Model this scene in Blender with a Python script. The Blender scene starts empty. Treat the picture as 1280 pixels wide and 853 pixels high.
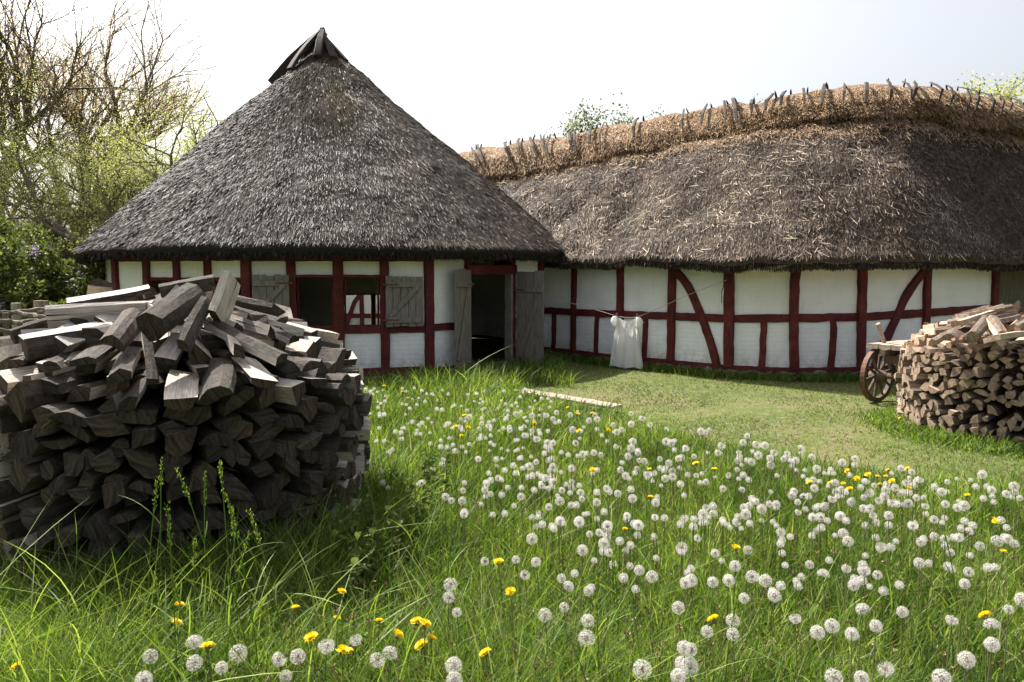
import bpy, math, random
import numpy as np
from mathutils import Vector, Matrix, noise as mnoise

# ------------------------------------------------------------------ camera, sky, sun, exposure
SC = bpy.context.scene
COL = SC.collection
F = 1000.0; W0, H0 = 1280.0, 853.0
CAM = np.array([0.0, 0.0, 1.65])
PITCH = math.atan(86.5/F)
cd = bpy.data.cameras.new("camera"); cam = bpy.data.objects.new("camera", cd); COL.objects.link(cam)
cd.sensor_width = 36; cd.lens = 36*F/W0; cd.clip_start = .05; cd.clip_end = 2000
cam.location = CAM; cam.rotation_euler = (math.pi/2-PITCH, 0, 0); SC.camera = cam
SUN_EL, SUN_AZ = math.radians(50), math.radians(-43)          # azimuth from +Y towards +X
SD = Vector((math.sin(SUN_AZ)*math.cos(SUN_EL), math.cos(SUN_AZ)*math.cos(SUN_EL), math.sin(SUN_EL)))
wd = bpy.data.worlds.new("World"); SC.world = wd; wd.use_nodes = True
nt = wd.node_tree; bg = nt.nodes["Background"]
sky = nt.nodes.new("ShaderNodeTexSky"); sky.sky_type = 'NISHITA'; sky.sun_disc = False
sky.sun_elevation = SUN_EL; sky.sun_rotation = SUN_AZ; sky.dust_density = 6.0; sky.air_density = 1.0; sky.ozone_density = 1.0
hs = nt.nodes.new("ShaderNodeHueSaturation"); hs.inputs['Saturation'].default_value = .38
nt.links.new(sky.outputs[0], hs.inputs['Color']); nt.links.new(hs.outputs[0], bg.inputs[0]); bg.inputs[1].default_value = .10
sl = bpy.data.lights.new("sun", 'SUN'); sl.energy = 5.0; sl.angle = math.radians(.53); sl.color = (1, .95, .86)
sun = bpy.data.objects.new("sun", sl); COL.objects.link(sun); sun.rotation_euler = SD.to_track_quat('Z', 'Y').to_euler(); sun.location = (-20, 20, 30)
SC.view_settings.view_transform = 'Standard'; SC.view_settings.look = 'None'
SC.view_settings.gamma = 1; SC.view_settings.exposure = 1.33; SC.view_settings.use_curve_mapping = False
SC.cycles.max_bounces = 6; SC.cycles.transparent_max_bounces = 6

rng = np.random.default_rng(7); random.seed(7)
CP, SP = math.cos(PITCH), math.sin(PITCH)
def ray(u, v):
    a, b = (u-W0/2)/F, (H0/2-v)/F
    return np.array([a, CP + b*SP, -SP + b*CP])
def at(u, v, Y):
    r = ray(u, v); return CAM + r*(Y/r[1])
def gnd(u, v, z=0.0):
    r = ray(u, v); return CAM + r*((z-CAM[2])/r[2])

# ------------------------------------------------------------------ helpers
def tag(o, label=None, cat=None, group=None, kind=None):
    for k, x in (('label', label), ('category', cat), ('group', group), ('kind', kind)):
        if x: o[k] = x
    return o
ORG = {}
def thing(name, loc, label, cat, group=None, kind=None):
    o = bpy.data.objects.new(name, None); COL.objects.link(o); o.location = loc; o.empty_display_size = .2
    ORG[o.name] = np.array(loc, float); return tag(o, label, cat, group, kind)
def to_mesh(name, V, FS, mats, tone=None, uv=None, midx=None, smooth=False):
    """FS: list of (n,k) int arrays"""
    me = bpy.data.meshes.new(name)
    V = np.ascontiguousarray(V, np.float32)
    FS = [np.asarray(f, np.int32) for f in FS if len(f)]
    tot = np.concatenate([np.full(len(f), f.shape[1], np.int32) for f in FS])
    idx = np.concatenate([f.ravel() for f in FS])
    me.vertices.add(len(V)); me.vertices.foreach_set('co', V.ravel())
    me.loops.add(len(idx)); me.loops.foreach_set('vertex_index', idx)
    me.polygons.add(len(tot)); st = np.zeros(len(tot), np.int32); st[1:] = np.cumsum(tot)[:-1]
    me.polygons.foreach_set('loop_start', st); me.polygons.foreach_set('loop_total', tot)
    if midx is not None: me.polygons.foreach_set('material_index', np.asarray(midx, np.int32))
    me.polygons.foreach_set('use_smooth', np.full(len(tot), bool(smooth)))
    if tone is not None:
        a = me.attributes.new('tone', 'FLOAT', 'POINT'); a.data.foreach_set('value', np.asarray(tone, np.float32))
    if uv is not None:
        l = me.uv_layers.new(name='UVMap'); l.data.foreach_set('uv', np.asarray(uv, np.float32)[idx].ravel())
    for m in (mats if isinstance(mats, (list, tuple)) else [mats]): me.materials.append(m)
    me.update(calc_edges=True); return me
def part(name, geo, mats, parent=None, **kw):
    """geo = (V, [F...]) in world coordinates; stored relative to its root"""
    V, FS = geo
    org = ORG[parent.name] if parent is not None else np.zeros(3)
    me = to_mesh(name, np.asarray(V)-org, FS, mats, **kw)
    o = bpy.data.objects.new(name, me); COL.objects.link(o)
    if parent is not None: o.parent = parent
    ORG[o.name] = org; return o
def solo(name, geo, mats, label, cat, group=None, kind=None, base=None, **kw):
    V, FS = geo; V = np.asarray(V, float)
    if base is None: base = np.array([V[:,0].mean(), V[:,1].mean(), V[:,2].min()])
    me = to_mesh(name, V-base, FS, mats, **kw)
    o = bpy.data.objects.new(name, me); COL.objects.link(o); o.location = base; ORG[o.name] = np.array(base)
    return tag(o, label, cat, group, kind)
def merge(geos):
    Vs, Q, T, N, off = [], [], [], [], 0
    by = {}
    for V, FS in geos:
        V = np.asarray(V, float)
        for f in FS:
            f = np.asarray(f)
            if len(f): by.setdefault(f.shape[1], []).append(f+off)
        Vs.append(V); off += len(V)
    return np.concatenate(Vs), [np.concatenate(x) for x in by.values()]
def unit(v): v = np.asarray(v, float); return v/np.maximum(np.linalg.norm(v, axis=-1, keepdims=True), 1e-9)

def fan(P, D, S, L, w, bend, segs=3, pw=1.0):
    """N tapered blades. P base, D direction, S side, bend vector (added * t^2 * L)"""
    N = len(P); L = np.broadcast_to(L, (N,)); w = np.broadcast_to(w, (N,))
    rows = []
    for i in range(segs):
        t = i/segs
        c = P + D*(L*t)[:, None] + bend*(L*t*t)[:, None]
        hw = (w*.5*(1-t**1.6*.55))[:, None]
        rows += [c-S*hw, c+S*hw]
    rows.append(P + D*L[:, None] + bend*L[:, None])
    V = np.stack(rows, 1); n = V.shape[1]
    b = (np.arange(N)*n)[:, None]
    Q = np.concatenate([b+np.array([[2*i, 2*i+1, 2*i+3, 2*i+2]]) for i in range(segs-1)]) if segs > 1 else np.zeros((0, 4), int)
    T = b+np.array([[2*segs-2, 2*segs-1, 2*segs]])
    return V.reshape(-1, 3), [Q, T], n
def strips(P, D, S, L, w):
    """N flat rectangular straws (1 quad)"""
    L = np.broadcast_to(L, (len(P),))[:, None]; w = np.broadcast_to(w, (len(P),))[:, None]*.5
    V = np.stack([P-S*w, P+S*w, P+D*L+S*w*.7, P+D*L-S*w*.7], 1).reshape(-1, 3)
    return V, [(np.arange(len(P))*4)[:, None]+np.array([[0, 1, 2, 3]])], 4
def tube(pts, rad, n=8, cap=True):
    pts = np.asarray(pts, float); m = len(pts); rad = np.broadcast_to(rad, (m,))
    t = unit(np.gradient(pts, axis=0)); ref = np.array([0, 0, 1.]) if abs(t[:, 2]).mean() < .8 else np.array([1., 0, 0])
    a = unit(np.cross(t, ref)); b = np.cross(t, a)
    th = np.arange(n)/n*2*math.pi
    V = pts[:, None]+rad[:, None, None]*(np.cos(th)[None, :, None]*a[:, None]+np.sin(th)[None, :, None]*b[:, None])
    i = np.arange(m-1)[:, None]*n; j = np.arange(n)[None]; k = (j+1) % n
    Fq = np.stack([i+j, i+n+j, i+n+k, i+k], -1).reshape(-1, 4)
    FS = [Fq]
    if cap: FS.append(np.array([np.arange(n), np.arange(n)[::-1]+(m-1)*n]))
    return V.reshape(-1, 3), FS
def sweep(pts, prof, side, jit=0.0):
    """sweep a closed 2D profile (k,2): x along side, y along cross"""
    pts = np.asarray(pts, float); m = len(pts); prof = np.asarray(prof); n = len(prof)
    t = unit(np.gradient(pts, axis=0)); side = np.broadcast_to(unit(side), (m, 3))
    a = unit(side - t*(side*t).sum(1, keepdims=True)); b = np.cross(a, t)
    P = prof[None]+rng.normal(0, jit, (m, n, 2)) if jit else np.broadcast_to(prof[None], (m, n, 2))
    V = pts[:, None]+P[..., 0:1]*a[:, None]+P[..., 1:2]*b[:, None]
    i = np.arange(m-1)[:, None]*n; j = np.arange(n)[None]; k = (j+1) % n
    return V.reshape(-1, 3), [np.stack([i+j, i+k, i+n+k, i+n+j], -1).reshape(-1, 4), np.array([np.arange(n)[::-1], np.arange(n)+(m-1)*n])]
def rect(w, d, c=.008):
    w, d = w/2, d/2
    return [(-w+c, -d), (w-c, -d), (w, -d+c), (w, d-c), (w-c, d), (-w+c, d), (-w, d-c), (-w, -d+c)]
def beam(p0, p1, w, d, side, jit=.003, bow=0.0, n=None, c=.008):
    p0, p1 = np.array(p0, float), np.array(p1, float)
    L = np.linalg.norm(p1-p0); n = n or max(3, int(L/.12)+1)
    t = np.linspace(0, 1, n)[:, None]; pts = p0+(p1-p0)*t + unit(side)*(np.sin(t*math.pi)*bow)
    return sweep(pts, rect(w, d, c), side, jit)
def boxm(c, ex, ey, ez, hx, hy, hz):
    c = np.array(c, float); V = []
    for sz in (-1, 1):
        for sx, sy in ((-1, -1), (1, -1), (1, 1), (-1, 1)):
            V.append(c+np.array(ex)*hx*sx+np.array(ey)*hy*sy+np.array(ez)*hz*sz)
    return np.array(V), [np.array([[0, 3, 2, 1], [4, 5, 6, 7], [0, 1, 5, 4], [1, 2, 6, 5], [2, 3, 7, 6], [3, 0, 4, 7]])]
X3, Y3, Z3 = np.eye(3)
def fnoise(P, scale, seed=0.0, octv=3):
    return np.array([mnoise.fractal(Vector((p[0]*scale+seed, p[1]*scale-seed, p[2]*scale+seed*.7)), .9, 2.0, octv) for p in P])

# ------------------------------------------------------------------ materials
def newmat(name):
    m = bpy.data.materials.new(name); m.use_nodes = True
    m.node_tree.nodes['Principled BSDF'].inputs['Specular IOR Level'].default_value = .18
    n = m.node_tree; return m, n, n.nodes["Principled BSDF"]
def N_(n, t, **kw):
    x = n.nodes.new("ShaderNode"+t)
    for k, v in kw.items():
        if k in x.inputs: x.inputs[k].default_value = v
        else: setattr(x, k, v)
    return x
def ramp(n, fac, stops):
    r = n.nodes.new("ShaderNodeValToRGB"); e = r.color_ramp.elements
    while len(e) < len(stops): e.new(.5)
    for i, (p, c) in enumerate(stops): e[i].position = p; e[i].color = (*c, 1)
    n.links.new(fac, r.inputs[0]); return r.outputs[0]
def mixc(n, fac, a, b, mode='MIX'):
    x = n.nodes.new("ShaderNodeMix"); x.data_type = 'RGBA'; x.blend_type = mode
    for s, v in ((0, fac), (6, a), (7, b)):
        if isinstance(v, bpy.types.NodeSocket): n.links.new(v, x.inputs[s])
        else: x.inputs[s].default_value = v if s == 0 else (*v, 1)
    return x.outputs[2]
def coords(n, kind='Object', scale=(1, 1, 1)):
    tc = n.nodes.new("ShaderNodeTexCoord"); mp = n.nodes.new("ShaderNodeMapping"); mp.inputs['Scale'].default_value = scale
    n.links.new(tc.outputs[kind], mp.inputs[0]); return mp.outputs[0]
def noi(n, vec, scale, detail=5, rough=.6):
    x = N_(n, "TexNoise", Scale=scale, Detail=detail, Roughness=rough); n.links.new(vec, x.inputs['Vector']); return x.outputs['Fac']
def bump(n, b, h, strength=.5, dist=.01):
    x = N_(n, "Bump", Strength=strength, Distance=dist); n.links.new(h, x.inputs['Height']); n.links.new(x.outputs[0], b.inputs['Normal']); return x
def simple(name, c1, c2, scale=6, rough=.8, sc=(1, 1, 1), bs=.4, bd=.01, bscale=None, c3=None, kind='Object'):
    m, n, b = newmat(name); v = coords(n, kind, sc)
    f = noi(n, v, scale); st = [(.3, c1), (.7, c2)]
    if c3: st = [(.3, c1), (.5, c2), (.72, c3)]
    col = ramp(n, f, st); n.links.new(col, b.inputs['Base Color']); b.inputs['Roughness'].default_value = rough
    bump(n, b, noi(n, v, bscale or scale*5), bs, bd); return m
def leafy(name, stops, trans=.45, tcol=None, rough=.55, spec=.25, wear=None):
    """tone attribute -> ramp; diffuse/gloss + translucency"""
    m, n, b = newmat(name); a = N_(n, "Attribute", attribute_name='tone')
    col = ramp(n, a.outputs['Fac'], stops)
    n.links.new(col, b.inputs['Base Color']); b.inputs['Roughness'].default_value = rough; b.inputs['Specular IOR Level'].default_value = spec
    if trans:
        t = N_(n, "BsdfTranslucent"); tc = mixc(n, 1.0, col, tcol or (1.28, 1.28, .6), 'MULTIPLY'); n.links.new(tc, t.inputs[0])
        mx = N_(n, "MixShader", Fac=trans); n.links.new(b.outputs[0], mx.inputs[1]); n.links.new(t.outputs[0], mx.inputs[2])
        n.links.new(mx.outputs[0], n.nodes["Material Output"].inputs[0])
    return m

M = {}
M['grass'] = leafy('meadow grass', [(0, (.022, .045, .010)), (.30, (.070, .125, .020)), (.68, (.16, .235, .045)), (.90, (.27, .33, .10)), (1, (.48, .45, .26))], .48)
M['lawn'] = leafy('mown grass', [(0, (.055, .09, .014)), (.5, (.11, .17, .028)), (.85, (.18, .21, .045)), (1, (.30, .26, .12))], .35)
M['straw'] = leafy('grey weathered reed', [(0, (.010, .008, .006)), (.40, (.046, .034, .025)), (.74, (.155, .118, .090)), (1, (.66, .55, .46))], .0, rough=.55, spec=.14)
M['straw_barn'] = leafy('brown weathered reed', [(0, (.020, .014, .009)), (.4, (.095, .071, .053)), (.75, (.25, .195, .150)), (1, (.70, .56, .42))], .0, rough=.6, spec=.12)
M['moss'] = leafy('moss', [(0, (.020, .014, .005)), (1, (.10, .068, .020))], 0, rough=.9, spec=.03)
M['gold'] = leafy('golden straw', [(0, (.11, .07, .04)), (.4, (.30, .20, .12)), (.8, (.47, .345, .225)), (1, (.68, .54, .38))], .2, (1.15, 1, .8), spec=.08)
def thatch_base(name, a, b_):
    m, n, b = newmat(name); v = coords(n, 'Object'); f = noi(n, v, 14, 8, .75)
    n.links.new(ramp(n, f, [(.3, a), (.62, b_)]), b.inputs['Base Color']); b.inputs['Roughness'].default_value = .9
    bump(n, b, noi(n, v, 60, 4), .9, .03); return m
M['thatch'] = thatch_base('thatch', (.015, .012, .010), (.065, .053, .045))
M['thatch_barn'] = thatch_base('barn thatch', (.025, .019, .015), (.10, .078, .060))
M['thatch_gold'] = thatch_base('straw ridge', (.07, .045, .025), (.24, .16, .095))
M['under'] = simple('thatch underside', (.02, .016, .013), (.05, .042, .035), 20)
def beammat():
    m, n, b = newmat('dark red painted timber'); v = coords(n, 'Object'); f = noi(n, v, 4, 6, .7)
    col = ramp(n, f, [(.3, (.060, .011, .011)), (.55, (.108, .021, .020)), (.75, (.16, .043, .037))])
    w = noi(n, v, 26, 8, .8); col = mixc(n, ramp(n, w, [(.60, (0, 0, 0)), (.66, (.8, .8, .8))]), col, (.17, .11, .085))      # paint worn to the wood
    col = mixc(n, ramp(n, noi(n, coords(n, 'Object', (30, 30, 2.5)), 1.6, 4), [(.60, (0, 0, 0)), (.66, (.8, .8, .8))]), col, (.02, .009, .008))   # shakes along the grain
    n.links.new(col, b.inputs['Base Color']); b.inputs['Roughness'].default_value = .7; bump(n, b, noi(n, coords(n, 'Object', (5, 5, 2)), 9, 6, .7), .8, .014); return m
M['beam'] = beammat()
M['oldboard'] = simple('weathered grey boards', (.12, .105, .09), (.25, .225, .195), 5, .8, (9, 9, 1.2), .6, .006, 12)
M['ridgewood'] = simple('dark ridge wood', (.020, .016, .014), (.06, .048, .040), 5, .8, (3, 3, 3), .6, .01, 12)
M['stone'] = simple('field stone', (.10, .09, .08), (.24, .215, .19), 4, .85, bs=.6, bd=.02)
M['rope'] = simple('rope', (.35, .31, .25), (.5, .45, .38), 60)
M['iron'] = simple('rusty iron', (.07, .035, .022), (.18, .085, .05), 12, .6)
M['cartwood'] = simple('cart wood', (.055, .038, .028), (.16, .12, .09), 6, .75, (4, 4, 4), .5, .005, 20)
M['palewood'] = simple('pale plank', (.20, .16, .125), (.40, .33, .27), 5, .75, (1, 8, 8), .5, .005, 12)
M['dark'] = simple('dark interior', (.02, .016, .013), (.05, .04, .032), 4)
M['bark'] = simple('tree bark', (.085, .072, .058), (.24, .205, .165), 5, .9, (3, 3, .8), .9, .03, 14)
M['stem'] = leafy('green stem', [(0, (.10, .15, .05)), (1, (.22, .16, .09))], .2)
def woodm(name, a, b_, bark=False):
    m, n, b = newmat(name); oi = N_(n, "ObjectInfo")
    of = N_(n, "VectorMath", operation='MULTIPLY_ADD'); tc = n.nodes.new("ShaderNodeTexCoord"); n.links.new(oi.outputs['Random'], of.inputs[0]); of.inputs[1].default_value = (9, 5, 7); n.links.new(tc.outputs['Object'], of.inputs[2])
    def sc(v): x = n.nodes.new("ShaderNodeMapping"); x.inputs['Scale'].default_value = v; n.links.new(of.outputs[0], x.inputs[0]); return x.outputs[0]
    v = sc((3.5, 75, 75)) if not bark else sc((14, 26, 26)); f = noi(n, v, 1.5, 7, .72); g = noi(n, sc((5, 9, 9)), 1.6, 5, .65)
    col = ramp(n, f, [(.34, a), (.64, b_)])
    col = mixc(n, ramp(n, g, [(.42, (0, 0, 0)), (.66, (.75, .75, .75))]), col, tuple(x*.45 for x in b_))                 # weather stains
    if not bark: cr = noi(n, sc((1.3, 60, 60)), 1.0, 3, .5); col = mixc(n, ramp(n, cr, [(.66, (0, 0, 0)), (.70, (1, 1, 1))]), col, (.025, .02, .016))   # drying cracks
    tn = ramp(n, oi.outputs['Random'], [(0, (.68, .64, .61)), (.5, (1, 1, 1)), (1, (1.2, 1.12, 1.03))])
    n.links.new(mixc(n, 1.0, col, tn, 'MULTIPLY'), b.inputs['Base Color']); b.inputs['Roughness'].default_value = .8
    bump(n, b, f, 1.0, .010 if not bark else .02); return m
def endm(name, a, b_):
    m, n, b = newmat(name); oi = N_(n, "ObjectInfo"); v = coords(n, 'Object', (.0, 1, 1)); v2 = coords(n, 'Object', (0, 1, .35))
    w = N_(n, "TexWave", wave_type='RINGS', rings_direction='X', Scale=16, Distortion=2.5, Detail=3); of = N_(n, "VectorMath", operation='ADD'); n.links.new(v, of.inputs[0]); of.inputs[1].default_value = (0, .06, .035); n.links.new(of.outputs[0], w.inputs['Vector'])
    col = mixc(n, .8, ramp(n, w.outputs['Fac'], [(.2, a), (.8, b_)]), ramp(n, noi(n, v2, 34, 7, .75), [(.38, a), (.62, b_)]))
    tn = ramp(n, oi.outputs['Random'], [(0, (.6, .6, .6)), (.5, (1, 1, 1)), (1, (1.25, 1.12, 1))])
    n.links.new(mixc(n, 1.0, col, tn, 'MULTIPLY'), b.inputs['Base Color']); b.inputs['Roughness'].default_value = .85
    bump(n, b, noi(n, v, 60, 4), .6, .006); return m
OLD = [woodm('weathered split wood', (.27, .245, .22), (.70, .65, .60)), woodm('dark log bark', (.025, .021, .018), (.11, .095, .08), True), endm('weathered log end', (.016, .013, .011), (.075, .062, .050))]  # pile colours carry light: bright wood for sunlit tops, near-black ends for shade
NEW = [woodm('fresh split wood', (.30, .215, .15), (.62, .49, .38)), woodm('tan log bark', (.08, .06, .045), (.26, .21, .17), True), endm('fresh log end', (.15, .105, .075), (.40, .30, .225))]

def limewash():
    m, n, b = newmat('limewashed brick'); b.inputs['Specular IOR Level'].default_value = .15; tc = n.nodes.new("ShaderNodeTexCoord")
    uv = tc.outputs['UV']
    br = N_(n, "TexBrick", Scale=1.0, **{'Mortar Size': .010, 'Mortar Smooth': .6, 'Brick Width': .24, 'Row Height': .072, 'Bias': 0.0})
    wn = N_(n, "TexNoise", Scale=3.5); n.links.new(uv, wn.inputs['Vector'])
    ad = N_(n, "VectorMath", operation='MULTIPLY_ADD'); n.links.new(wn.outputs['Color'], ad.inputs[0]); ad.inputs[1].default_value = (.03, .03, 0); n.links.new(uv, ad.inputs[2])
    n.links.new(ad.outputs[0], br.inputs['Vector'])
    big = noi(n, uv, 1.3, 6, .7)
    col = ramp(n, big, [(.3, (.68, .69, .69)), (.6, (.79, .805, .825))])
    # damp, dirt-splashed foot of the wall and a creamier tint higher up
    sep = N_(n, "SeparateXYZ"); n.links.new(uv, sep.inputs[0])
    mr = N_(n, "MapRange"); n.links.new(sep.outputs['Y'], mr.inputs[0]); mr.inputs[1].default_value = .95; mr.inputs[2].default_value = 1.25
    col = mixc(n, mr.outputs[0], col, mixc(n, 1.0, col, (1.0, .985, .93), 'MULTIPLY'))
    st = noi(n, uv, 7, 6, .75); mr2 = N_(n, "MapRange"); n.links.new(sep.outputs['Y'], mr2.inputs[0])
    mr2.inputs[1].default_value = .45; mr2.inputs[2].default_value = .12
    mu = N_(n, "Math", operation='MULTIPLY'); n.links.new(mr2.outputs[0], mu.inputs[0]); n.links.new(ramp(n, st, [(.42, (0, 0, 0)), (.62, (1, 1, 1))]), mu.inputs[1])
    col = mixc(n, mu.outputs[0], col, (.42, .40, .33))
    # flaked spots
    fl = noi(n, uv, 9, 8, .85); col = mixc(n, ramp(n, fl, [(.665, (0, 0, 0)), (.68, (1, 1, 1))]), col, (.30, .25, .19))
    # faint grey streaks
    mp = N_(n, "Mapping"); mp.inputs['Scale'].default_value = (9, .8, 1); n.links.new(uv, mp.inputs[0])
    sk = noi(n, mp.outputs[0], 2, 4); col = mixc(n, ramp(n, sk, [(.55, (0, 0, 0)), (.8, (.35, .35, .35))]), col, (.5, .48, .44))
    n.links.new(col, b.inputs['Base Color']); b.inputs['Roughness'].default_value = .9
    inv = N_(n, "Math", operation='SUBTRACT'); inv.inputs[0].default_value = 1; n.links.new(br.outputs['Fac'], inv.inputs[1])
    h = N_(n, "Math", operation='MULTIPLY_ADD'); n.links.new(noi(n, uv, 18, 5), h.inputs[0]); h.inputs[1].default_value = .9; n.links.new(inv.outputs[0], h.inputs[2])
    bump(n, b, h.outputs[0], .38, .008); return m
M['lime'] = limewash()

def groundmat():
    m, n, b = newmat('ground'); v = coords(n, 'Object')
    f = noi(n, v, .55, 7, .65); g = noi(n, v, 9, 7, .7)
    col = ramp(n, f, [(.36, (.06, .085, .016)), (.50, (.088, .11, .026)), (.64, (.15, .12, .065))])
    col = mixc(n, ramp(n, g, [(.50, (0, 0, 0)), (.68, (1, 1, 1))]), col, (.20, .155, .10))
    col = mixc(n, ramp(n, noi(n, v, 45, 5, .8), [(.4, (0, 0, 0)), (.7, (.7, .7, .7))]), col, (.07, .09, .025))
    n.links.new(col, b.inputs['Base Color']); b.inputs['Roughness'].default_value = .95
    bump(n, b, g, .8, .05); return m
M['ground'] = groundmat()

# ------------------------------------------------------------------ ground
def ground():
    a = np.unique(np.concatenate([np.linspace(-400, -14, 12), np.linspace(-14, 14, 90), np.linspace(14, 400, 12)]))
    c = np.unique(np.concatenate([np.linspace(-60, -2, 6), np.linspace(-2, 26, 90), np.linspace(26, 700, 14)]))
    XX, YY = np.meshgrid(a, c); P = np.stack([XX.ravel(), YY.ravel(), 0*XX.ravel()], 1)
    P[:, 2] = np.where((abs(P[:, 0]) < 13.5) & (P[:, 1] > -1.5) & (P[:, 1] < 25), fnoise(P, .9)*.018, 0)
    n = len(a); i = np.arange(len(c)-1)[:, None]*n; j = np.arange(n-1)[None]
    return P, [np.stack([i+j, i+j+1, i+n+j+1, i+n+j], -1).reshape(-1, 4)]
g = part('ground', ground(), M['ground'], smooth=True); tag(g, kind='structure')

# ------------------------------------------------------------------ half-timbered facets
class Facet:
    def __init__(s, p0, p1, view=(0, 0)):
        s.p0 = np.array([p0[0], p0[1], 0.]); s.p1 = np.array([p1[0], p1[1], 0.])
        s.L = np.linalg.norm(s.p1-s.p0); s.t = (s.p1-s.p0)/s.L
        s.n = np.array([s.t[1], -s.t[0], 0])                     # outward when walking left -> right seen from outside
    def hit(s, u, v):
        r = ray(u, v); k = ((s.p0-CAM)@s.n)/(r@s.n); p = CAM+r*k; return (p-s.p0)@s.t, p[2]
    def pt(s, a, z, off=0): return s.p0+s.t*a+s.n*off+Z3*z
    def panel(s, a0, a1, z0, z1, off=-.03, th=.12, u0=0):
        """box with a fine front face; returns V,F,uv"""
        na = max(2, int((a1-a0)/.09)+1); nz = max(2, int((z1-z0)/.09)+1)
        A, Zg = np.meshgrid(np.linspace(a0, a1, na), np.linspace(z0, z1, nz))
        A, Zg = A.ravel(), Zg.ravel()
        dz = fnoise(np.stack([A*1.0+u0, Zg, 0*A], 1), 2.6, 3.1)*.012
        V = np.array([s.pt(a, z, off+d) for a, z, d in zip(A, Zg, dz)]); uv = np.stack([A+u0, Zg], 1)
        i = np.arange(nz-1)[:, None]*na; j = np.arange(na-1)[None]
        Fq = np.stack([i+j, i+j+1, i+na+j+1, i+na+j], -1).reshape(-1, 4)
        b = boxm(s.pt((a0+a1)/2, (z0+z1)/2, off-.015-th/2), s.t, s.n, Z3, (a1-a0)/2, th/2, (z1-z0)/2)
        V2, F2 = b; uv2 = np.stack([(V2-s.p0)@s.t+u0, V2[:, 2]], 1)
        return np.concatenate([V, V2]), np.concatenate([Fq, F2[0]+len(V)]), np.concatenate([uv, uv2])
def wall_mesh(name, panels, parent):
    Vs, Fs, U, o = [], [], [], 0
    for V, Fq, uv in panels: Vs.append(V); Fs.append(Fq+o); U.append(uv); o += len(V)
    return part(name, (np.concatenate(Vs), [np.concatenate(Fs)]), M['lime'], parent, uv=np.concatenate(U), smooth=False)

# ================================================================== ROUND HOUSE
RC = np.array([-3.52, 16.4]); RW = 4.45; RE = 4.72
fwd = unit(np.array([3.52, -16.4])); rgt = np.array([-fwd[1], fwd[0]])
def rv(deg):
    a = math.radians(deg); p = RC+RW*(math.cos(a)*fwd+math.sin(a)*rgt); return p
rh = thing('round_house', (RC[0], RC[1], 0), 'white ten-sided half-timbered house with steep grey cone-shaped thatched roof', 'house')
WT = 1.93
fac = [Facet(rv(18+36*(k-1)), rv(18+36*k)) for k in range(10)]       # 0 = front facet A; 1 = B right; 9 = C left
fA, fB, fC = fac[0], fac[1], fac[9]
pan = []
def post(f, s0, w, z0, z1, parent, off=0, d=.14, s1=None, name='post', lean=0):
    s1 = s0 if s1 is None else s1
    return part(name, beam(f.pt(s0, z0, off-.05), f.pt(s1, z1, off-.05), w, d, f.t, bow=lean), M['beam'], parent)
def rail(f, a0, z0, a1, z1, h, parent, off=0, d=.12, name='rail'):
    return part(name, beam(f.pt(a0, z0, off-.05), f.pt(a1, z1, off-.05), d, h, f.n, bow=0), M['beam'], parent)
SILL0, SILL1 = .10, .22
# --- facet A (front)
sA = [fA.hit(u, 400)[0] for u in (365, 424, 481)]
_, zr1 = fA.hit(424, 407.5); _, zr0 = fA.hit(424, 417.5)          # rail under the windows
_, zw1 = fA.hit(424, 346)                                        # window head
_, zlow = fA.hit(424, 474)
edges = [0]+sA+[fA.L]
for k, s in enumerate(sA): post(fA, s, (.14, .16, .14)[k], .06 if k else .06, WT, rh, lean=(.004, -.006, .005)[k])
rail(fA, .08, (zr0+zr1)/2, fA.L-.08, (zr0+zr1)/2, zr1-zr0, rh, off=-.006)
rail(fA, .08, 1.86, fA.L-.08, 1.86, .10, rh, off=-.008, name='wall_plate')
rail(fA, .08, .09, fA.L-.08, .09, .14, rh, off=-.010, name='sill_beam')
for k in range(4):
    a0, a1 = edges[k]+.01, edges[k+1]-.01
    pan.append(fA.panel(a0, a1, .14, zr0+.02, u0=k*3))
    pan.append(fA.panel(a0, a1, zw1+.02, 1.84, u0=k*3))
    if k in (0, 3): pan.append(fA.panel(a0, a1, zr1-.02, zw1+.02, u0=k*3))
    else:
        wf = part('window_frame', beam(fA.pt(a0+.06, zw1+.005, -.02), fA.pt(a1-.06, zw1+.005, -.02), .10, .045, fA.n), M['beam'], rh)
        for s_ in (a0+.085, a1-.085): part('window_jamb', beam(fA.pt(s_, zr1, -.06), fA.pt(s_, zw1, -.06), .03, .08, fA.t), M['beam'], rh)
# --- facet B (door)
_, zb1 = fB.hit(560, 404); _, zb0 = fB.hit(560, 413)
sd0, sd1 = fB.hit(588, 400)[0], fB.hit(638, 400)[0]; _, zdoor = fB.hit(610, 343)
post(fB, sd0-.05, .12, .04, WT, rh); post(fB, sd1+.07, .12, .04, WT, rh)
part('door_jamb', beam(fB.pt(sd1-.02, .04, -.02), fB.pt(sd1-.02, zdoor, -.02), .05, .16, fB.t), M['oldboard'], rh)
part('door_lintel', beam(fB.pt(sd0-.12, zdoor+.08, -.03), fB.pt(sd1+.13, zdoor+.08, -.03), .15, .16, fB.n), M['beam'], rh)
rail(fB, .06, (zb0+zb1)/2, sd0-.11, (zb0+zb1)/2, zb1-zb0, rh, off=-.006)
rail(fB, sd1+.13, (zb0+zb1)/2, fB.L-.06, (zb0+zb1)/2, zb1-zb0, rh, off=-.006)
rail(fB, .06, 1.89, fB.L-.06, 1.89, .07, rh, off=-.008, name='wall_plate')
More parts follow.
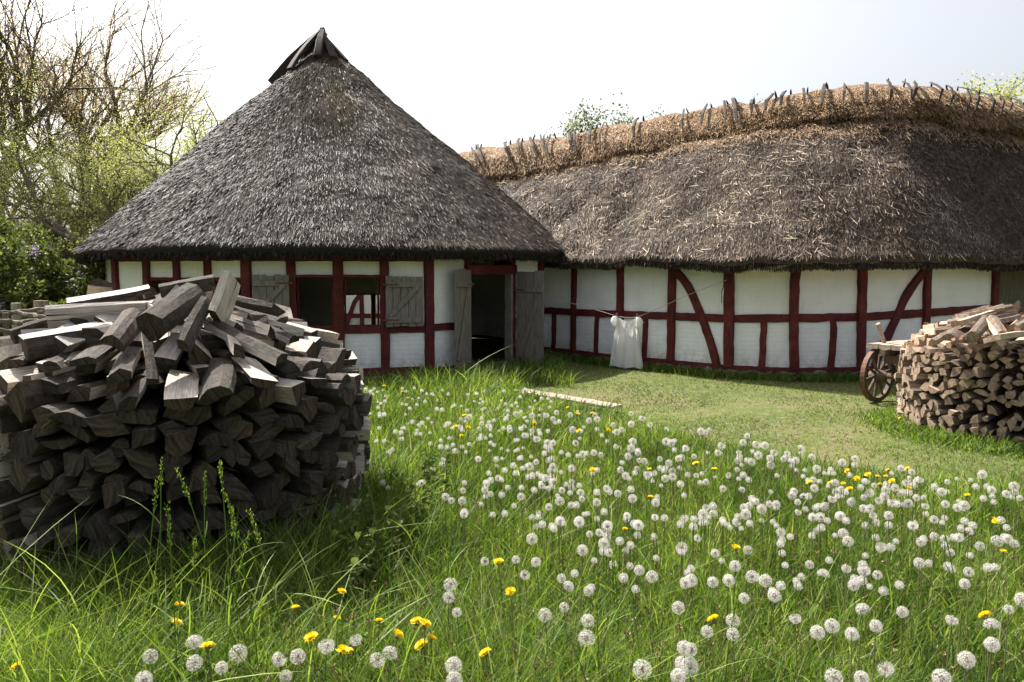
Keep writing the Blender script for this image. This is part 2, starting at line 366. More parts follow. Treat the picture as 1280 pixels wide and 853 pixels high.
for (a0, a1) in ((.01, sd0-.06), (sd1+.08, fB.L-.01)):
    pan.append(fB.panel(a0, a1, .10, zb0+.02, u0=20+a0)); pan.append(fB.panel(a0, a1, zb1-.02, 1.9, u0=20+a0))
    rail(fB, a0+.05, .07, a1-.03, .07, .12, rh, off=-.01, name='sill_beam')
part('threshold', beam(fB.pt(sd0, .05, -.03), fB.pt(sd1, .05, -.03), .26, .09, fB.n), M['stone'], rh)
# --- facet C (left)
sC = [fC.hit(u, 340)[0] for u in (182, 220, 259)]; _, zc = fC.hit(220, 349)
eC = [0]+sC+[fC.L]
for s in sC: post(fC, s, .13, .06, WT, rh)
rail(fC, .06, zr0+.05, fC.L-.06, zr0+.05, .12, rh, off=-.006); rail(fC, .06, 1.86, fC.L-.06, 1.86, .09, rh, off=-.008, name='wall_plate')
rail(fC, .06, .09, fC.L-.06, .09, .14, rh, off=-.01, name='sill_beam'); rail(fC, sC[0], zc, fC.L-.06, zc, .05, rh, off=-.012, name='window_frame')
for k in range(4):
    a0, a1 = eC[k]+.01, eC[k+1]-.01
    pan.append(fC.panel(a0, a1, .14, zr0+.04, u0=30+k*3)); pan.append(fC.panel(a0, a1, zc+.02, 1.84, u0=30+k*3))
    if k in (0,): pan.append(fC.panel(a0, a1, zr0+.06, zc+.02, u0=30+k*3))
# --- other facets; far one has the opening seen through the window
for k in range(2, 9):
    f = fac[k]; h0, h1 = None, None
    sa, za = f.hit(431, 367); sb, zb = f.hit(475, 367)
    lo, hi = min(sa, sb), max(sa, sb); mid = f.pt((lo+hi)/2, 0)
    vis = lo > .1 and hi < f.L-.1 and mid[1] > RC[1]
    if vis:
        pan.append(f.panel(0, lo-.02, .1, 1.9, u0=50)); pan.append(f.panel(hi+.02, f.L, .1, 1.9, u0=50)); pan.append(f.panel(lo-.02, hi+.02, za, 1.9, u0=50))
        sp = f.hit(466.5, 380)[0]; post(f, sp, .12, .05, za, rh); rail(f, lo-.02, za, hi+.02, za, .08, rh, off=.004, name='window_frame')
    else: pan.append(f.panel(0.0, f.L, .1, 1.9, u0=40+k*4))
    rail(f, .06, .9, f.L-.06, .9, .12, rh) if not vis else None
    rail(f, .06, .09, f.L-.06, .09, .14, rh, off=-.01, name='sill_beam')
for k in range(10):                                             # corner posts
    p = rv(18+36*k); d = unit(p-RC); o3 = np.array([d[0], d[1], 0]); b = np.array([p[0], p[1], 0])-o3*.06
    part('corner_post', beam(b+Z3*.02, b+Z3*WT, .15, .15, np.array([-d[1], d[0], 0])), M['beam'], rh)
wall_mesh('wall', pan, rh)
for k, f in enumerate((fA, fB, fC)):                             # footing stones
    gs = []
    for s in np.arange(.15, f.L, .30):
        th = np.arange(9)/9*2*math.pi; rr = rng.uniform(.11, .17)
        V = np.array([f.pt(s+math.cos(t)*rr*rng.uniform(.85, 1.1), z, -.06+math.sin(t)*.10*q) for z, q in ((-.05, 1), (.0, 1), (.035, .7)) for t in th])
        i = np.arange(2)[:, None]*9; j = np.arange(9)[None]; gs.append((V, [np.stack([i+j, i+(j+1) % 9, i+9+(j+1) % 9, i+9+j], -1).reshape(-1, 4), np.array([np.arange(18, 27)])]))
    part('footing', merge(gs), M['stone'], rh)
# --- shutters and doors (ledged and braced boards)
def boards(name, hinge, along, up, w, h, parent, n, face, ledges, brace, mat='oldboard', lab=None):
    """vertical boards from hinge point; along = unit direction of the leaf; face = outward"""
    gs = []; bw = w/n
    for k in range(n):
        c = hinge+along*(bw*(k+.5)); t0, t1 = rng.uniform(-.012, .012, 2)
        gs.append(beam(c+up*t0, c+up*(h+t1), bw-.008, .024, along, .0012, c=.004))
    o = part(name, merge(gs), M[mat], parent)
    if lab: o['label'] = lab
    for z in ledges: part('ledge', beam(hinge+along*.02+up*z+face*.028, hinge+along*(w-.02)+up*z+face*.028, .03, .085, face, .0015, c=.005), M[mat], o)
    if brace:
        (a0, z0), (a1, z1) = brace; p0, p1 = hinge+along*a0+up*z0+face*.030, hinge+along*a1+up*z1+face*.030
        part('brace', beam(p0, p1, .075, .026, np.cross(unit(p1-p0), face), .0015, c=.005), M[mat], o)
    for z in ledges: part('hinge', beam(hinge-along*.05+up*z+face*.05, hinge+along*(w*.35)+up*z+face*.05, .006, .025, face, 0, c=.002), M['iron'], o)
    return o
def shutter(f, uh, v1, v0, u_end, brace, n):
    s, z0 = f.hit(uh, v0); _, z1 = f.hit(uh, v1); e, _ = f.hit(u_end, v1)
    w = abs(e-s); al = f.t*np.sign(e-s)
    return boards('shutter', f.pt(s, z0, .065), unit(al+f.n*.06), Z3, w, z1-z0, rh, n, f.n, (.10, z1-z0-.12), brace(w, z1-z0))
shutter(fA, 363, 344, 402, 315, lambda w, h: ((.08, h-.15), (w-.05, .15)), 5)
shutter(fA, 482, 346, 408, 528, lambda w, h: ((.06, .15), (w-.08, h-.15)), 5)
# door leaves swung outwards
hL = fB.pt(sd0-.05, .03, .06); eL = gnd(566, 478); dl = unit(np.array([eL[0]-hL[0], eL[1]-hL[1], 0]))
dl = unit(-fB.t*.97+fB.n*.25)
nL = np.cross(dl, Z3); nL = nL if nL@np.array([0, -1, 0]) > 0 else -nL
boards('door', hL+Z3*.0, dl, Z3, .50, 1.66, rh, 3, nL, (.12, 1.42), ((.44, .2), (.12, 1.35)), lab='left-hand weathered grey plank door leaf swung open')
hR = fB.pt(sd1+.10, .0, .05); dr = unit(fB.t*.10+fB.n*.99)
nR = fB.n*.10-fB.t*.99
nR = unit(nR)
boards('door', hR, dr, Z3, .58, 1.66, rh, 3, nR, (.14, 1.34), ((.1, .2), (.5, 1.25)), lab='right-hand weathered grey plank door leaf swung open')
# --- roof
def cone_pt(a, r, extra=0):
    """a angle from fwd; r radius"""
    t = 1-r/RE; zz = 2.06+(6.22-2.06)*t**1.0
    cx = RC[0]-.24*t; cy = RC[1]
    d = np.cos(a)[..., None]*fwd+np.sin(a)[..., None]*rgt
    return np.stack([cx+d[..., 0]*r, cy+d[..., 1]*r, zz+0*a], -1)
def cone_disp(P):
    return fnoise(P, .55, 1.7, 2)*.045+fnoise(P, 2.4, 5.2, 3)*.022
na, nr = 260, 46
rs = np.concatenate([np.linspace(RE, .10, nr)])
A = np.arange(na)/na*2*math.pi
ring = []
for r in rs: ring.append(cone_pt(A, np.full(na, r)))
top = np.stack(ring); nrmz = np.stack([np.cos(A)[:, None]*fwd*.67+np.sin(A)[:, None]*rgt*.67], 0)[0]
NRM = np.concatenate([nrmz, np.full((na, 1), .74)], 1)
dd = cone_disp(top.reshape(-1, 3)).reshape(nr, na); dd[-6:] *= .3
top = top+NRM[None]*dd[..., None]
ed = fnoise(cone_pt(A, np.full(na, RE))*np.array([1, 1, 0]), 1.5, 9, 3)*.035
low1 = cone_pt(A, np.full(na, RE+.01)); low1[:, 2] = 1.99+ed+dd[0]*.7
low2 = cone_pt(A, np.full(na, RE-.10)); low2[:, 2] = 1.855+ed
low3 = cone_pt(A, np.full(na, RW-.35)); low3[:, 2] = 2.02
allr = np.concatenate([low3[None], low2[None], low1[None], top])
nn = allr.shape[0]
i = np.arange(nn-1)[:, None]*na; j = np.arange(na)[None]; k = (j+1) % na
Fq = np.stack([i+j, i+k, i+na+k, i+na+j], -1).reshape(-1, 4)
mi = np.repeat((np.arange(nn-1) < 2).astype(int), na)
# straws lying down the slope
def straw_cone(N, L0, L1, w0, w1, seed, rmin=.25, spread=.35):
    r = np.random.default_rng(seed); rad = np.sqrt(r.uniform(rmin**2, (RE-.02)**2, N)); a = r.uniform(-math.pi*.62, math.pi*.62, N)
    P = cone_pt(a, rad); radial = np.stack([np.cos(a)*fwd[0]+np.sin(a)*rgt[0], np.cos(a)*fwd[1]+np.sin(a)*rgt[1]], 1)
    n3 = np.concatenate([radial*.67, np.full((N, 1), .74)], 1); dn = np.concatenate([radial*.74, np.full((N, 1), -.67)], 1)
    # displacement lookup on the grid
    ai = ((a % (2*math.pi))/(2*math.pi)*na).astype(int) % na; ri = np.clip(((RE-rad)/(RE-.10)*(nr-1)).astype(int), 0, nr-1)
    P = P+n3*(dd[ri, ai]-.004)[:, None]
    s = unit(np.cross(dn, n3)); D = unit(dn+s*r.normal(0, spread, N)[:, None]+n3*r.uniform(.0, .24, N)[:, None])
    S = unit(np.cross(D, n3)*r.uniform(.3, 1, N)[:, None]+n3*r.normal(0, .45, N)[:, None])
    V, FS, m = strips(P, D, S, r.uniform(L0, L1, N), r.uniform(w0, w1, N))
    return V, FS, r, a, rad, m
V1, F1, r_, a_, rad_, m_ = straw_cone(165000, .05, .15, .004, .0085, 5, spread=.22)
low = np.array([mnoise.noise(Vector((x*1.3, y*.6, 4))) for x, y in zip(a_*3, rad_)])
side = np.clip((a_+.45)/.9, 0, 1)                               # glints painted into the right-front reed tone; darker weathered reed on the left
t1 = np.clip(r_.beta(1.5, 3.0, 165000)*(.44+.76*side)+low*.25, 0, 1)
moss = (r_.random(165000) < np.clip(1.5*np.exp(-((a_+.10)/.36)**2)*np.clip((3.0-rad_)/1.3, 0, 1)+.35*np.clip((1.6-rad_), 0, 1)+low*.5*np.clip(3.2-rad_, 0, 1), 0, .8))
base = (allr.reshape(-1, 3), [Fq])
# eave fringe
Nf = 16000; r3 = np.random.default_rng(4); a = r3.uniform(-math.pi*.6, math.pi*.6, Nf)
P = cone_pt(a, np.full(Nf, RE)+r3.uniform(-.11, .02, Nf)); fi = ((a % (2*math.pi))/(2*math.pi)*na).astype(int) % na
P[:, 2] = 1.95+ed[fi]-r3.uniform(0, .08, Nf)
D = unit(np.stack([(P[:, 0]-RC[0])*.05, (P[:, 1]-RC[1])*.05, -np.ones(Nf)], 1)+r3.normal(0, .12, (Nf, 3))); S = unit(np.cross(D, r3.normal(0, 1, (Nf, 3))))
V3, F3, _ = strips(P, D, S, r3.uniform(.02, .07, Nf), .009); t3 = r3.beta(1.2, 5, Nf)
G = merge([base, (V1, F1), (V3, F3)])
tone = np.concatenate([np.full(len(base[0]), .25), np.repeat(t1, 4), np.repeat(t3, 4)])
mm = np.concatenate([mi, np.where(moss, 3, 2), np.full(Nf, 2)])
roof = part('roof', G, [M['thatch'], M['under'], M['straw'], M['moss']], rh, tone=tone, midx=mm)
# crown of split boards
apex = np.array([RC[0]-.24, RC[1], 6.22])
def crownboard(az, r0, r1, zt, w, th, bow, tip=.5, lean=0):
    a = math.radians(az); d = np.array([*(math.cos(a)*fwd+math.sin(a)*rgt), 0]); s = np.array([-d[1], d[0], 0])
    p0 = apex+d*r0+Z3*(-.93*r0+.06); p1 = apex+d*r1+Z3*(zt-.18-6.22)+s*lean
    t = np.linspace(0, 1, 9)[:, None]; pts = p0+(p1-p0)*t+(d*.7+Z3*.7)*np.sin(t*math.pi)*bow
    V, FS = sweep(pts, rect(1, 1, .12), s, .02)
    V = V.reshape(9, 8, 3); out = unit(np.cross(p1-p0, s)); q = V-pts[:, None]
    wid = w*(1-(t[:, 0]**2)*(1-tip)); V = pts[:, None]+s*(q@s)[..., None]*wid[:, None, None]+out*(q@out)[..., None]*th
    part('ridge_board', (V.reshape(-1, 3), FS), M['ridgewood'], rh)
crownboard(-84, 1.02, -.03, 6.60, .07, .17, .05, .4)
crownboard(-52, .80, -.02, 6.66, .17, .07, .05, .3)
crownboard(-12, .52, .02, 6.60, .15, .10, .03, .7)
crownboard(22, .52, -.02, 6.55, .15, .07, .02, .7, -.02)
crownboard(60, .50, .0, 6.52, .17, .06, .0, .3, .02)
crownboard(110, .45, .0, 6.50, .16, .06, .0, .4)
crownboard(170, .7, .0, 6.6, .2, .06, .04, .4); crownboard(-135, .8, .0, 6.66, .22, .06, .06, .4)

# ================================================================== BARN
def P2(u, Y): p = at(u, 340, Y); return (p[0], Y)
wp = [P2(660, 16.0), P2(717, 15.0), P2(775, 14.05), P2(840, 13.3), P2(913, 12.5), P2(997, 12.15), P2(1081, 12.3), P2(1160, 12.65), P2(1245, 13.2)]
barn = thing('thatched_barn', (4.3, 14.5, 0), 'long white half-timbered barn with brown thatch and golden straw ridge', 'barn')
BF = [Facet(wp[i], wp[i+1]) for i in range(len(wp)-1)]
bpan = []; BT = 1.86
railc = {660: 387, 717: 390.5, 775: 393, 840: 395.5, 913: 398.5, 997: 398, 1081: 396.5, 1160: 391.5, 1245: 385.5}
sillc = {660: 438, 717: 447.5, 775: 452.5, 840: 458, 913: 464.5, 997: 465.5, 1081: 466, 1160: 466, 1245: 466}
us = [660, 717, 775, 840, 913, 997, 1081, 1160, 1245]
def bh(u, v, i): p = at(u, v, wp[i][1]); return p[2]
RZ = [bh(u, railc[u], i) for i, u in enumerate(us)]; SZ = [max(bh(u, sillc[u], i), .12) for i, u in enumerate(us)]
for i in range(8):
    f = BF[i]; u0, u1 = us[i], us[i+1]
    def zr(s, f=f, i=i): return RZ[i]+(RZ[i+1]-RZ[i])*s/f.L
    def zs(s, f=f, i=i): return SZ[i]+(SZ[i+1]-SZ[i])*s/f.L
    bpan.append(f.panel(.0, f.L, .10, BT, off=-.035, u0=i*1.13+.3))
    part('rail', beam(f.pt(.04, zr(0), -.05), f.pt(f.L-.04, zr(f.L), -.05), .10, .125, f.n, .004), M['beam'], barn)
    part('sill_beam', beam(f.pt(.0, zs(0), -.045), f.pt(f.L, zs(f.L), -.045), .12, .13, f.n, .004), M['beam'], barn)
    part('footing', beam(f.pt(-.02, .03, -.06), f.pt(f.L+.02, .03, -.06), .16, .17, f.n, .02), M['stone'], barn)
    # short stud below the rail
    um = {0: 691, 1: 744.5, 2: 805, 4: 953.5, 5: 1041}.get(i)
    if um:
        s = f.hit(um, 425)[0]; part('stud', beam(f.pt(s-.01, zs(s)+.05, -.055), f.pt(s+.01, zr(s)-.05, -.055), .10, .11, f.t, .004, bow=rng.normal(0, .012)), M['beam'], barn)
for i, (x, y) in enumerate(wp):
    tt = BF[min(i, 7)].t+BF[max(i-1, 0)].t; tt = unit(tt); nn_ = np.array([tt[1], -tt[0], 0]); b = np.array([x, y, 0])-nn_*.04
    part('post', beam(b+Z3*.16, b+Z3*BT+tt*rng.normal(0, .02), (.12, .10, .12, .13, .15, .13, .13, .12, .12)[i], .15, tt, .004, bow=rng.normal(0, .01)), M['beam'], barn)
def bracep(i, pts):
    f = BF[i]; q = [f.hit(u, v) for u, v in pts]; q = np.array([f.pt(s, z, -.035) for s, z in q])
    # resample smoothly
    t = np.linspace(0, len(q)-1, 22); k = np.minimum(t.astype(int), len(q)-2); fr = (t-k)[:, None]; qq = q[k]*(1-fr)+q[k+1]*fr
    for _ in range(3): qq[1:-1] = (qq[:-2]+qq[1:-1]*2+qq[2:])/4
    part('brace', sweep(qq, rect(.125, .12), f.t, .003), M['beam'], barn)
bracep(3, [(845, 340), (860, 357), (870, 380), (880, 405), (889, 430), (896, 460)])
bracep(6, [(1156, 338), (1133, 368), (1122, 395), (1111, 419), (1104, 432), (1094, 458)])
wall_mesh('wall', bpan, barn)
# recessed gateway on the right
g0 = np.array(wp[-1]); gf = Facet((g0[0]+.05, g0[1]+.05), (g0[0]+.1, g0[1]+1.3)); gb = Facet((g0[0]+.1, g0[1]+1.3), (g0[0]+2.6, g0[1]+2.1))
gp = [gf.panel(0, gf.L, .1, BT, u0=60), gb.panel(0, gb.L, .1, 2.1, u0=63)]
wall_mesh('gateway_wall', gp[:1], barn); part('gateway_back', gp[1][0:1]+([gp[1][1]],), M['oldboard'], barn)  # grey board colour on the back wall stands in for the recess's shade
part('post', beam(gb.pt(.25, .1, .02), gb.pt(.25, 2.1, .02), .16, .14, gb.t), M['beam'], barn)
# back & end walls
hi = [Facet((9.5, 21.0), (1.0, 23.0)), Facet((10.4, 15.0), (9.5, 21.0))]
wall_mesh('back_wall', [hi[0].panel(0, hi[0].L, 0, 1.8, u0=70), hi[1].panel(0, hi[1].L, 0, 1.8, u0=80)], barn)

# roof surface between eave path and ridge path
ridge_px = [(545, 199, 19.8), (600, 190, 19.2), (700, 174, 18.0), (773, 162, 17.3), (834, 150, 16.8), (920, 136, 16.3), (1000, 122, 15.9), (1062, 115, 15.7), (1122, 113, 15.7), (1174, 115, 16.0), (1235, 125, 16.6), (1290, 141, 17.3), (1400, 178, 19.0)]
rid = np.array([at(*q) for q in ridge_px])
rid[:, 2] -= .06
eav_px = [(618, 329, 15.9), (668, 328, 15.2), (720, 328, 14.45), (775, 328.5, 13.65), (838, 331, 12.85), (905, 333, 12.15), (975, 330, 11.75), (1040, 327.5, 11.7), (1110, 326, 11.85), (1165, 326, 12.15), (1235, 329, 12.6), (1300, 332, 13.1), (1450, 330, 14.6)]
eav = np.array([at(*q) for q in eav_px])
def catmull(P, n):
    t = np.linspace(0, len(P)-1-1e-6, n); k = t.astype(int); f = (t-k)[:, None]
    Pm = np.vstack([2*P[0]-P[1], P, 2*P[-1]-P[-2]]); a, b, c, d = Pm[k], Pm[k+1], Pm[k+2], Pm[k+3]
    return .5*((2*b)+(-a+c)*f+(2*a-5*b+4*c-d)*f**2+(-a+3*b-3*c+d)*f**3)
NS, NTt = 300, 44
Rd, Ev = catmull(rid, NS), catmull(eav, NS)
def bsurf(si, t):
    """t 0 eave .. 1 ridge, slight belly"""
    si = np.clip(np.asarray(si, float), 0, NS-1.001); k = si.astype(int); f = (si-k)[:, None]
    e = Ev[k]*(1-f)+Ev[k+1]*f; r = Rd[k]*(1-f)+Rd[k+1]*f; t = np.asarray(t)[:, None]
    p = e*(1-t)+r*t; p[:, 2] += (np.sin(t*math.pi)*.16)[:, 0]+.10*(1-t[:, 0]); return p
S2, T2 = np.meshgrid(np.arange(NS), np.linspace(0, 1, NTt)); BP = bsurf(S2.ravel(), T2.ravel()).reshape(NTt, NS, 3)
du = np.gradient(BP, axis=1); dv = np.gradient(BP, axis=0); BN = unit(np.cross(du, dv)); 
bd = (fnoise(BP.reshape(-1, 3), .5, 11, 2)*.10+fnoise(BP.reshape(-1, 3), 1.9, 3, 3)*.04).reshape(NTt, NS)
BPd = BP+BN*bd[..., None]
ee = fnoise(Ev*np.array([1, 1, 0]), 1.2, 4, 3)*.05
l1 = BPd[0].copy(); l1[:, 2] -= .10; l1[:, 2] += ee*.4
outn = unit(np.cross(np.gradient(Ev, axis=0), Z3)); 
l2 = l1.copy(); l2 -= outn*.08; l2[:, 2] = Ev[:, 2]-.02+ee
l3 = l2-outn*.75; l3[:, 2] += .20
ctr = np.array([5.5, 30.]);
back = Rd+ (Rd-Ev)*np.array([1, 1, 0]); back[:, 2] = 1.7
BACK = [Rd*(1-q)+back*q for q in (0, .5, 1.0)]
rows = [l3, l2, l1]+[BPd[q] for q in range(NTt)]+BACK[1:]
RR = np.stack(rows); nn = len(rows); i = np.arange(nn-1)[:, None]*NS; j = np.arange(NS-1)[None]
Fb = np.stack([i+j, i+j+1, i+NS+j+1, i+NS+j], -1).reshape(-1, 4); mib = np.repeat((np.arange(nn-1) < 2).astype(int), NS-1)
baseb = (RR.reshape(-1, 3), [Fb])
def on_roof(si, t):
    p = bsurf(si, t); a = np.clip(si.astype(int), 0, NS-1); b = np.clip((t*(NTt-1)).astype(int), 0, NTt-1)
    return p+BN[b, a]*bd[b, a][:, None], BN[b, a], unit(-dv[b, a])
Nb = 200000; r = np.random.default_rng(21)
lenw = np.linalg.norm(Ev[1:]-Ev[:-1], axis=1)*.5+np.linalg.norm(Rd[1:]-Rd[:-1], axis=1)*.5; cdf = np.cumsum(lenw)/lenw.sum()
si = np.searchsorted(cdf, r.random(Nb))+r.random(Nb); t = r.random(Nb)**.95*.97
P, n3, dn = on_roof(si, t); s = unit(np.cross(dn, n3))
D = unit(dn+s*r.normal(.05, .3, Nb)[:, None]+n3*r.uniform(.0, .30, Nb)[:, None]); S = unit(np.cross(D, n3)*r.uniform(.3, 1, Nb)[:, None]+n3*r.normal(0, .45, Nb)[:, None])
Va, Fa, _ = strips(P, D, S, r.uniform(.05, .15, Nb), r.uniform(.004, .0085, Nb))
lown = np.array([mnoise.noise(Vector((x*.06, y*4, 9))) for x, y in zip(si, t)])
uu = np.interp(si, np.linspace(0, NS-1, 13), np.arange(13)); shaded_old = np.clip((uu-(9.9-4.0*t))/.9, 0, 1)   # right wing's shade toned into the straw, with some older thatch
ta = np.clip((r.beta(1.6, 2.8, Nb)+lown*.28)*(1-.46*shaded_old), 0, 1)
Nl = 9000; si = np.searchsorted(cdf, r.random(Nl))+r.random(Nl); t = r.random(Nl)*.96; cl = np.array([mnoise.noise(Vector((x*.10, y*7, 2))) for x, y in zip(si, t)]) + r.normal(0, .15, Nl)
keep = cl > .02; si, t = si[keep], t[keep]; Nl = len(si)
P, n3, dn = on_roof(si, t); s = unit(np.cross(dn, n3)); ang = r.uniform(0, math.pi, Nl)
D = unit(dn*np.sin(ang)[:, None]+s*np.cos(ang)[:, None]+n3*r.uniform(.02, .2, Nl)[:, None]); S = unit(np.cross(D, n3)*.8+n3*r.normal(0, .4, Nl)[:, None])
Vl, Fl, _ = strips(P+n3*.01, D, S, r.uniform(.07, .20, Nl), r.uniform(.006, .011, Nl)); uu = np.interp(si, np.linspace(0, NS-1, 13), np.arange(13)); shaded_old = np.clip((uu-(9.9-4.0*t))/.9, 0, 1); tl = r.uniform(.7, 1, Nl)*(1-.42*shaded_old)
Nf = 20000; si = r.uniform(0, NS-2, Nf); k_ = si.astype(int); P = l1[k_]-outn[k_]*r.uniform(-.02, .09, Nf)[:, None]; P[:, 2] -= r.uniform(0, .06, Nf)
D = unit(np.array([0, 0, -1.])+outn[k_]*.15+r.normal(0, .14, (Nf, 3))); S = unit(np.cross(D, r.normal(0, 1, (Nf, 3)))); Vf, Ff, _ = strips(P, D, S, r.uniform(.02, .07, Nf), .010); tf = r.beta(1.2, 5, Nf)
Ng = 7000; si = np.searchsorted(cdf, r.random(Ng))+r.random(Ng); t = .74-np.abs(r.normal(0, .055, Ng)); P, n3, dn = on_roof(si, t); s = unit(np.cross(dn, n3))
D = unit(dn+s*r.normal(0, .4, Ng)[:, None]+n3*r.uniform(.02, .25, Ng)[:, None]); S = unit(np.cross(D, n3)*.8+n3*r.normal(0, .4, Ng)[:, None]); Vg, Fg, _ = strips(P+n3*.02, D, S, r.uniform(.08, .22, Ng), .008)
G = merge([baseb, (Va, Fa), (Vl, Fl), (Vf, Ff), (Vg, Fg)])
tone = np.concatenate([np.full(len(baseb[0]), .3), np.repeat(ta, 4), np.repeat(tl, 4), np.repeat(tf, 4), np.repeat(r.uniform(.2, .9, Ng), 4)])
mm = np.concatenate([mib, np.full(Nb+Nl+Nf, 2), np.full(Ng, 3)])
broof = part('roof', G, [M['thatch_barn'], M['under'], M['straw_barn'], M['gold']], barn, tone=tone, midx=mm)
# golden straw ridge cap: a lumpy roll lying over the ridge
down = unit(Ev-Rd); acr = unit((Rd-Ev)*np.array([1, 1, 0]))
prof = [(-1.30, .0), (-1.27, .22), (-.88, .32), (-.42, .27), (-.08, .18), (.10, .08), (.5, -.1), (.9, -.55)]
capr = []
for q, (a, h) in enumerate(prof):
    if a < 0: p = Rd+down*(-a)+unit(np.cross(np.gradient(Rd, axis=0), down))*h*np.sign(1)
    else: p = Rd+acr*a*.6+Z3*(h-.1)
    capr.append(p)
capN = unit(np.cross(np.gradient(Rd, axis=0), down)); 
if capN[:, 2].mean() < 0: capN = -capN
capr = []
for (a, h) in prof:
    if a < 0: capr.append(Rd+down*(-a)*.95+capN*h)
    else: capr.append(Rd+acr*a+Z3*(h+.06))
CR = np.stack(capr); dsp = (fnoise(CR.reshape(-1, 3), 1.3, 8, 3)*.10).reshape(len(prof), NS); CR[:-1] += capN[None]*dsp[:-1, :, None]
CR[0] += down*(fnoise(Rd, 1.6, 2, 3)*.22)[:, None]; CR[1] += down*(fnoise(Rd, 1.6, 2, 3)*.22)[:, None]
cm = len(prof); i = np.arange(cm-1)[:, None]*NS; j = np.arange(NS-1)[None]
basec = (CR.reshape(-1, 3), [np.stack([i+j, i+j+1, i+NS+j+1, i+NS+j], -1).reshape(-1, 4)])
Nc = 85000; si = r.uniform(0, NS-2, Nc); k_ = si.astype(int); ff = (si-k_)[:, None]; q = r.random(Nc)**.8*4.6; qi = q.astype(int); qf = (q-qi)[:, None]
P = (CR[qi, k_]*(1-ff)+CR[qi, k_+1]*ff)*(1-qf)+(CR[np.minimum(qi+1, cm-1), k_]*(1-ff)+CR[np.minimum(qi+1, cm-1), k_+1]*ff)*qf
tn = unit(np.gradient(Rd, axis=0))[k_]; D = unit(down[k_]+tn*r.normal(0, .28, Nc)[:, None]+capN[k_]*r.uniform(-.05, .45, Nc)[:, None])
S = unit(np.cross(D, capN[k_]+r.normal(0, .5, (Nc, 3)))); Vc, Fc, _ = strips(P, D, S, r.uniform(.07, .24, Nc), r.uniform(.006, .012, Nc)); tc_ = r.beta(2.2, 1.8, Nc)
Vc[:, 2] -= np.tile([0, 0, .02, .02], Nc)
part('straw_ridge', merge([basec, (Vc, Fc)]), [M['thatch_gold'], M['gold']], barn, tone=np.concatenate([np.full(len(basec[0]), .3), np.repeat(tc_, 4)]), midx=np.concatenate([np.zeros(len(basec[1][0])), np.ones(Nc)]))
# crossed ridge riders
cum = np.concatenate([[0], np.cumsum(np.linalg.norm(Rd[1:]-Rd[:-1], axis=1))])
pos = np.arange(.35, cum[-1]-.1, .33)
for x in pos:
    if random.random() < .12: continue
    x += random.uniform(-.10, .10); k_ = int(np.clip(np.searchsorted(cum, x), 1, NS-2)); tnv = unit(Rd[k_+1]-Rd[k_-1])
    topp = CR[4, k_]+Z3*.02; lowp = CR[2, k_]+capN[k_]*.035+down[k_]*.02
    L_ = random.uniform(.9, 1.15); sk = random.uniform(-.08, .08)
    f1 = random.uniform(.0, .5); lo_ = tnv*(sk+random.uniform(-.05, .05)); q1 = CR[1, k_]*(1-f1)+CR[2, k_]*f1+capN[k_]*.15+lo_; q2 = CR[4, k_]+capN[k_]*.09
    q3 = q2+unit(q2-(CR[3, k_]+capN[k_]*.12))*random.uniform(.05, .14)
    ptsf = np.array([q1, CR[2, k_]+capN[k_]*.15+lo_*.8, CR[3, k_]+capN[k_]*.12+lo_*.4, q2, (q2+q3)/2, q3]); w = random.uniform(.032, .062)
    V, FS = sweep(ptsf, rect(1, .5, .15), tnv, .03); V = V.reshape(6, 8, 3); d_ = V-ptsf[:, None]; wv = np.array([w*.8, w*1.2, w*1.1, w*.9, w*.6, w*.12])[:, None, None]
    V = ptsf[:, None]+d_*wv; g1 = (V.reshape(-1, 3), FS)
    b0 = CR[4, k_]+Z3*.03+tnv*random.uniform(.03, .09); dirb = unit(-acr[k_]*.9+Z3*.55+tnv*random.uniform(-.35, .2)); b1 = b0+dirb*random.uniform(.08, .17); b_1 = b0-dirb*.8
    ptsb = np.array([b_1, b0, (b0+b1)/2, b1]); V, FS = sweep(ptsb, rect(1, .8, .15), tnv, .03); V = V.reshape(4, 8, 3); d_ = V-ptsb[:, None]
    V = ptsb[:, None]+d_*(np.array([w*.7, w*.7, w*.55, w*.1])[:, None, None]); g2 = (V.reshape(-1, 3), FS)
    part('ridge_rider', merge([g1, g2]), M['ridgewood'], barn)

# ================================================================== house far behind, seen through the window
fh = thing('farm_house', (-5.3, 25.2, 0), 'white half-timbered house seen through the window of the round house', 'house')
ff_ = Facet((-8.0, 25), (-2.6, 25)); wall_mesh('wall', [ff_.panel(0, ff_.L, 0, 2.0, u0=5)], fh)
wall_mesh('gable_wall', [Facet((-8, 28.4), (-8, 25.1)).panel(0, 3.3, 0, 2, u0=1), Facet((-2.6, 25.1), (-2.6, 28.4)).panel(0, 3.3, 0, 2, u0=2)], fh)
for u in (420, 452, 490): s = ff_.hit(u, 380)[0]; post(ff_, s, .13, 0, 2.0, fh)
rail(ff_, 0, ff_.hit(450, 395)[1], ff_.L, ff_.hit(450, 395)[1], .14, fh, off=.004)
q = [ff_.hit(u, v) for u, v in ((452, 366), (443, 378), (438, 392), (433, 408))]
part('brace', sweep(np.array([ff_.pt(s, z, -.03) for s, z in q]), rect(.13, .12), ff_.t), M['beam'], fh)
Vr = np.array([[-8.3, 24.6, 1.9], [-2.3, 24.6, 1.9], [-2.3, 26.7, 3.9], [-8.3, 26.7, 3.9], [-8.3, 28.8, 1.9], [-2.3, 28.8, 1.9]]); 
part('roof', (np.concatenate([Vr, Vr-Z3*.25]), [np.array([[0, 1, 2, 3], [3, 2, 5, 4], [7, 6, 9, 8], [8, 9, 10, 11], [0, 6, 7, 1], [5, 11, 10, 4]])]), M['thatch'], fh)

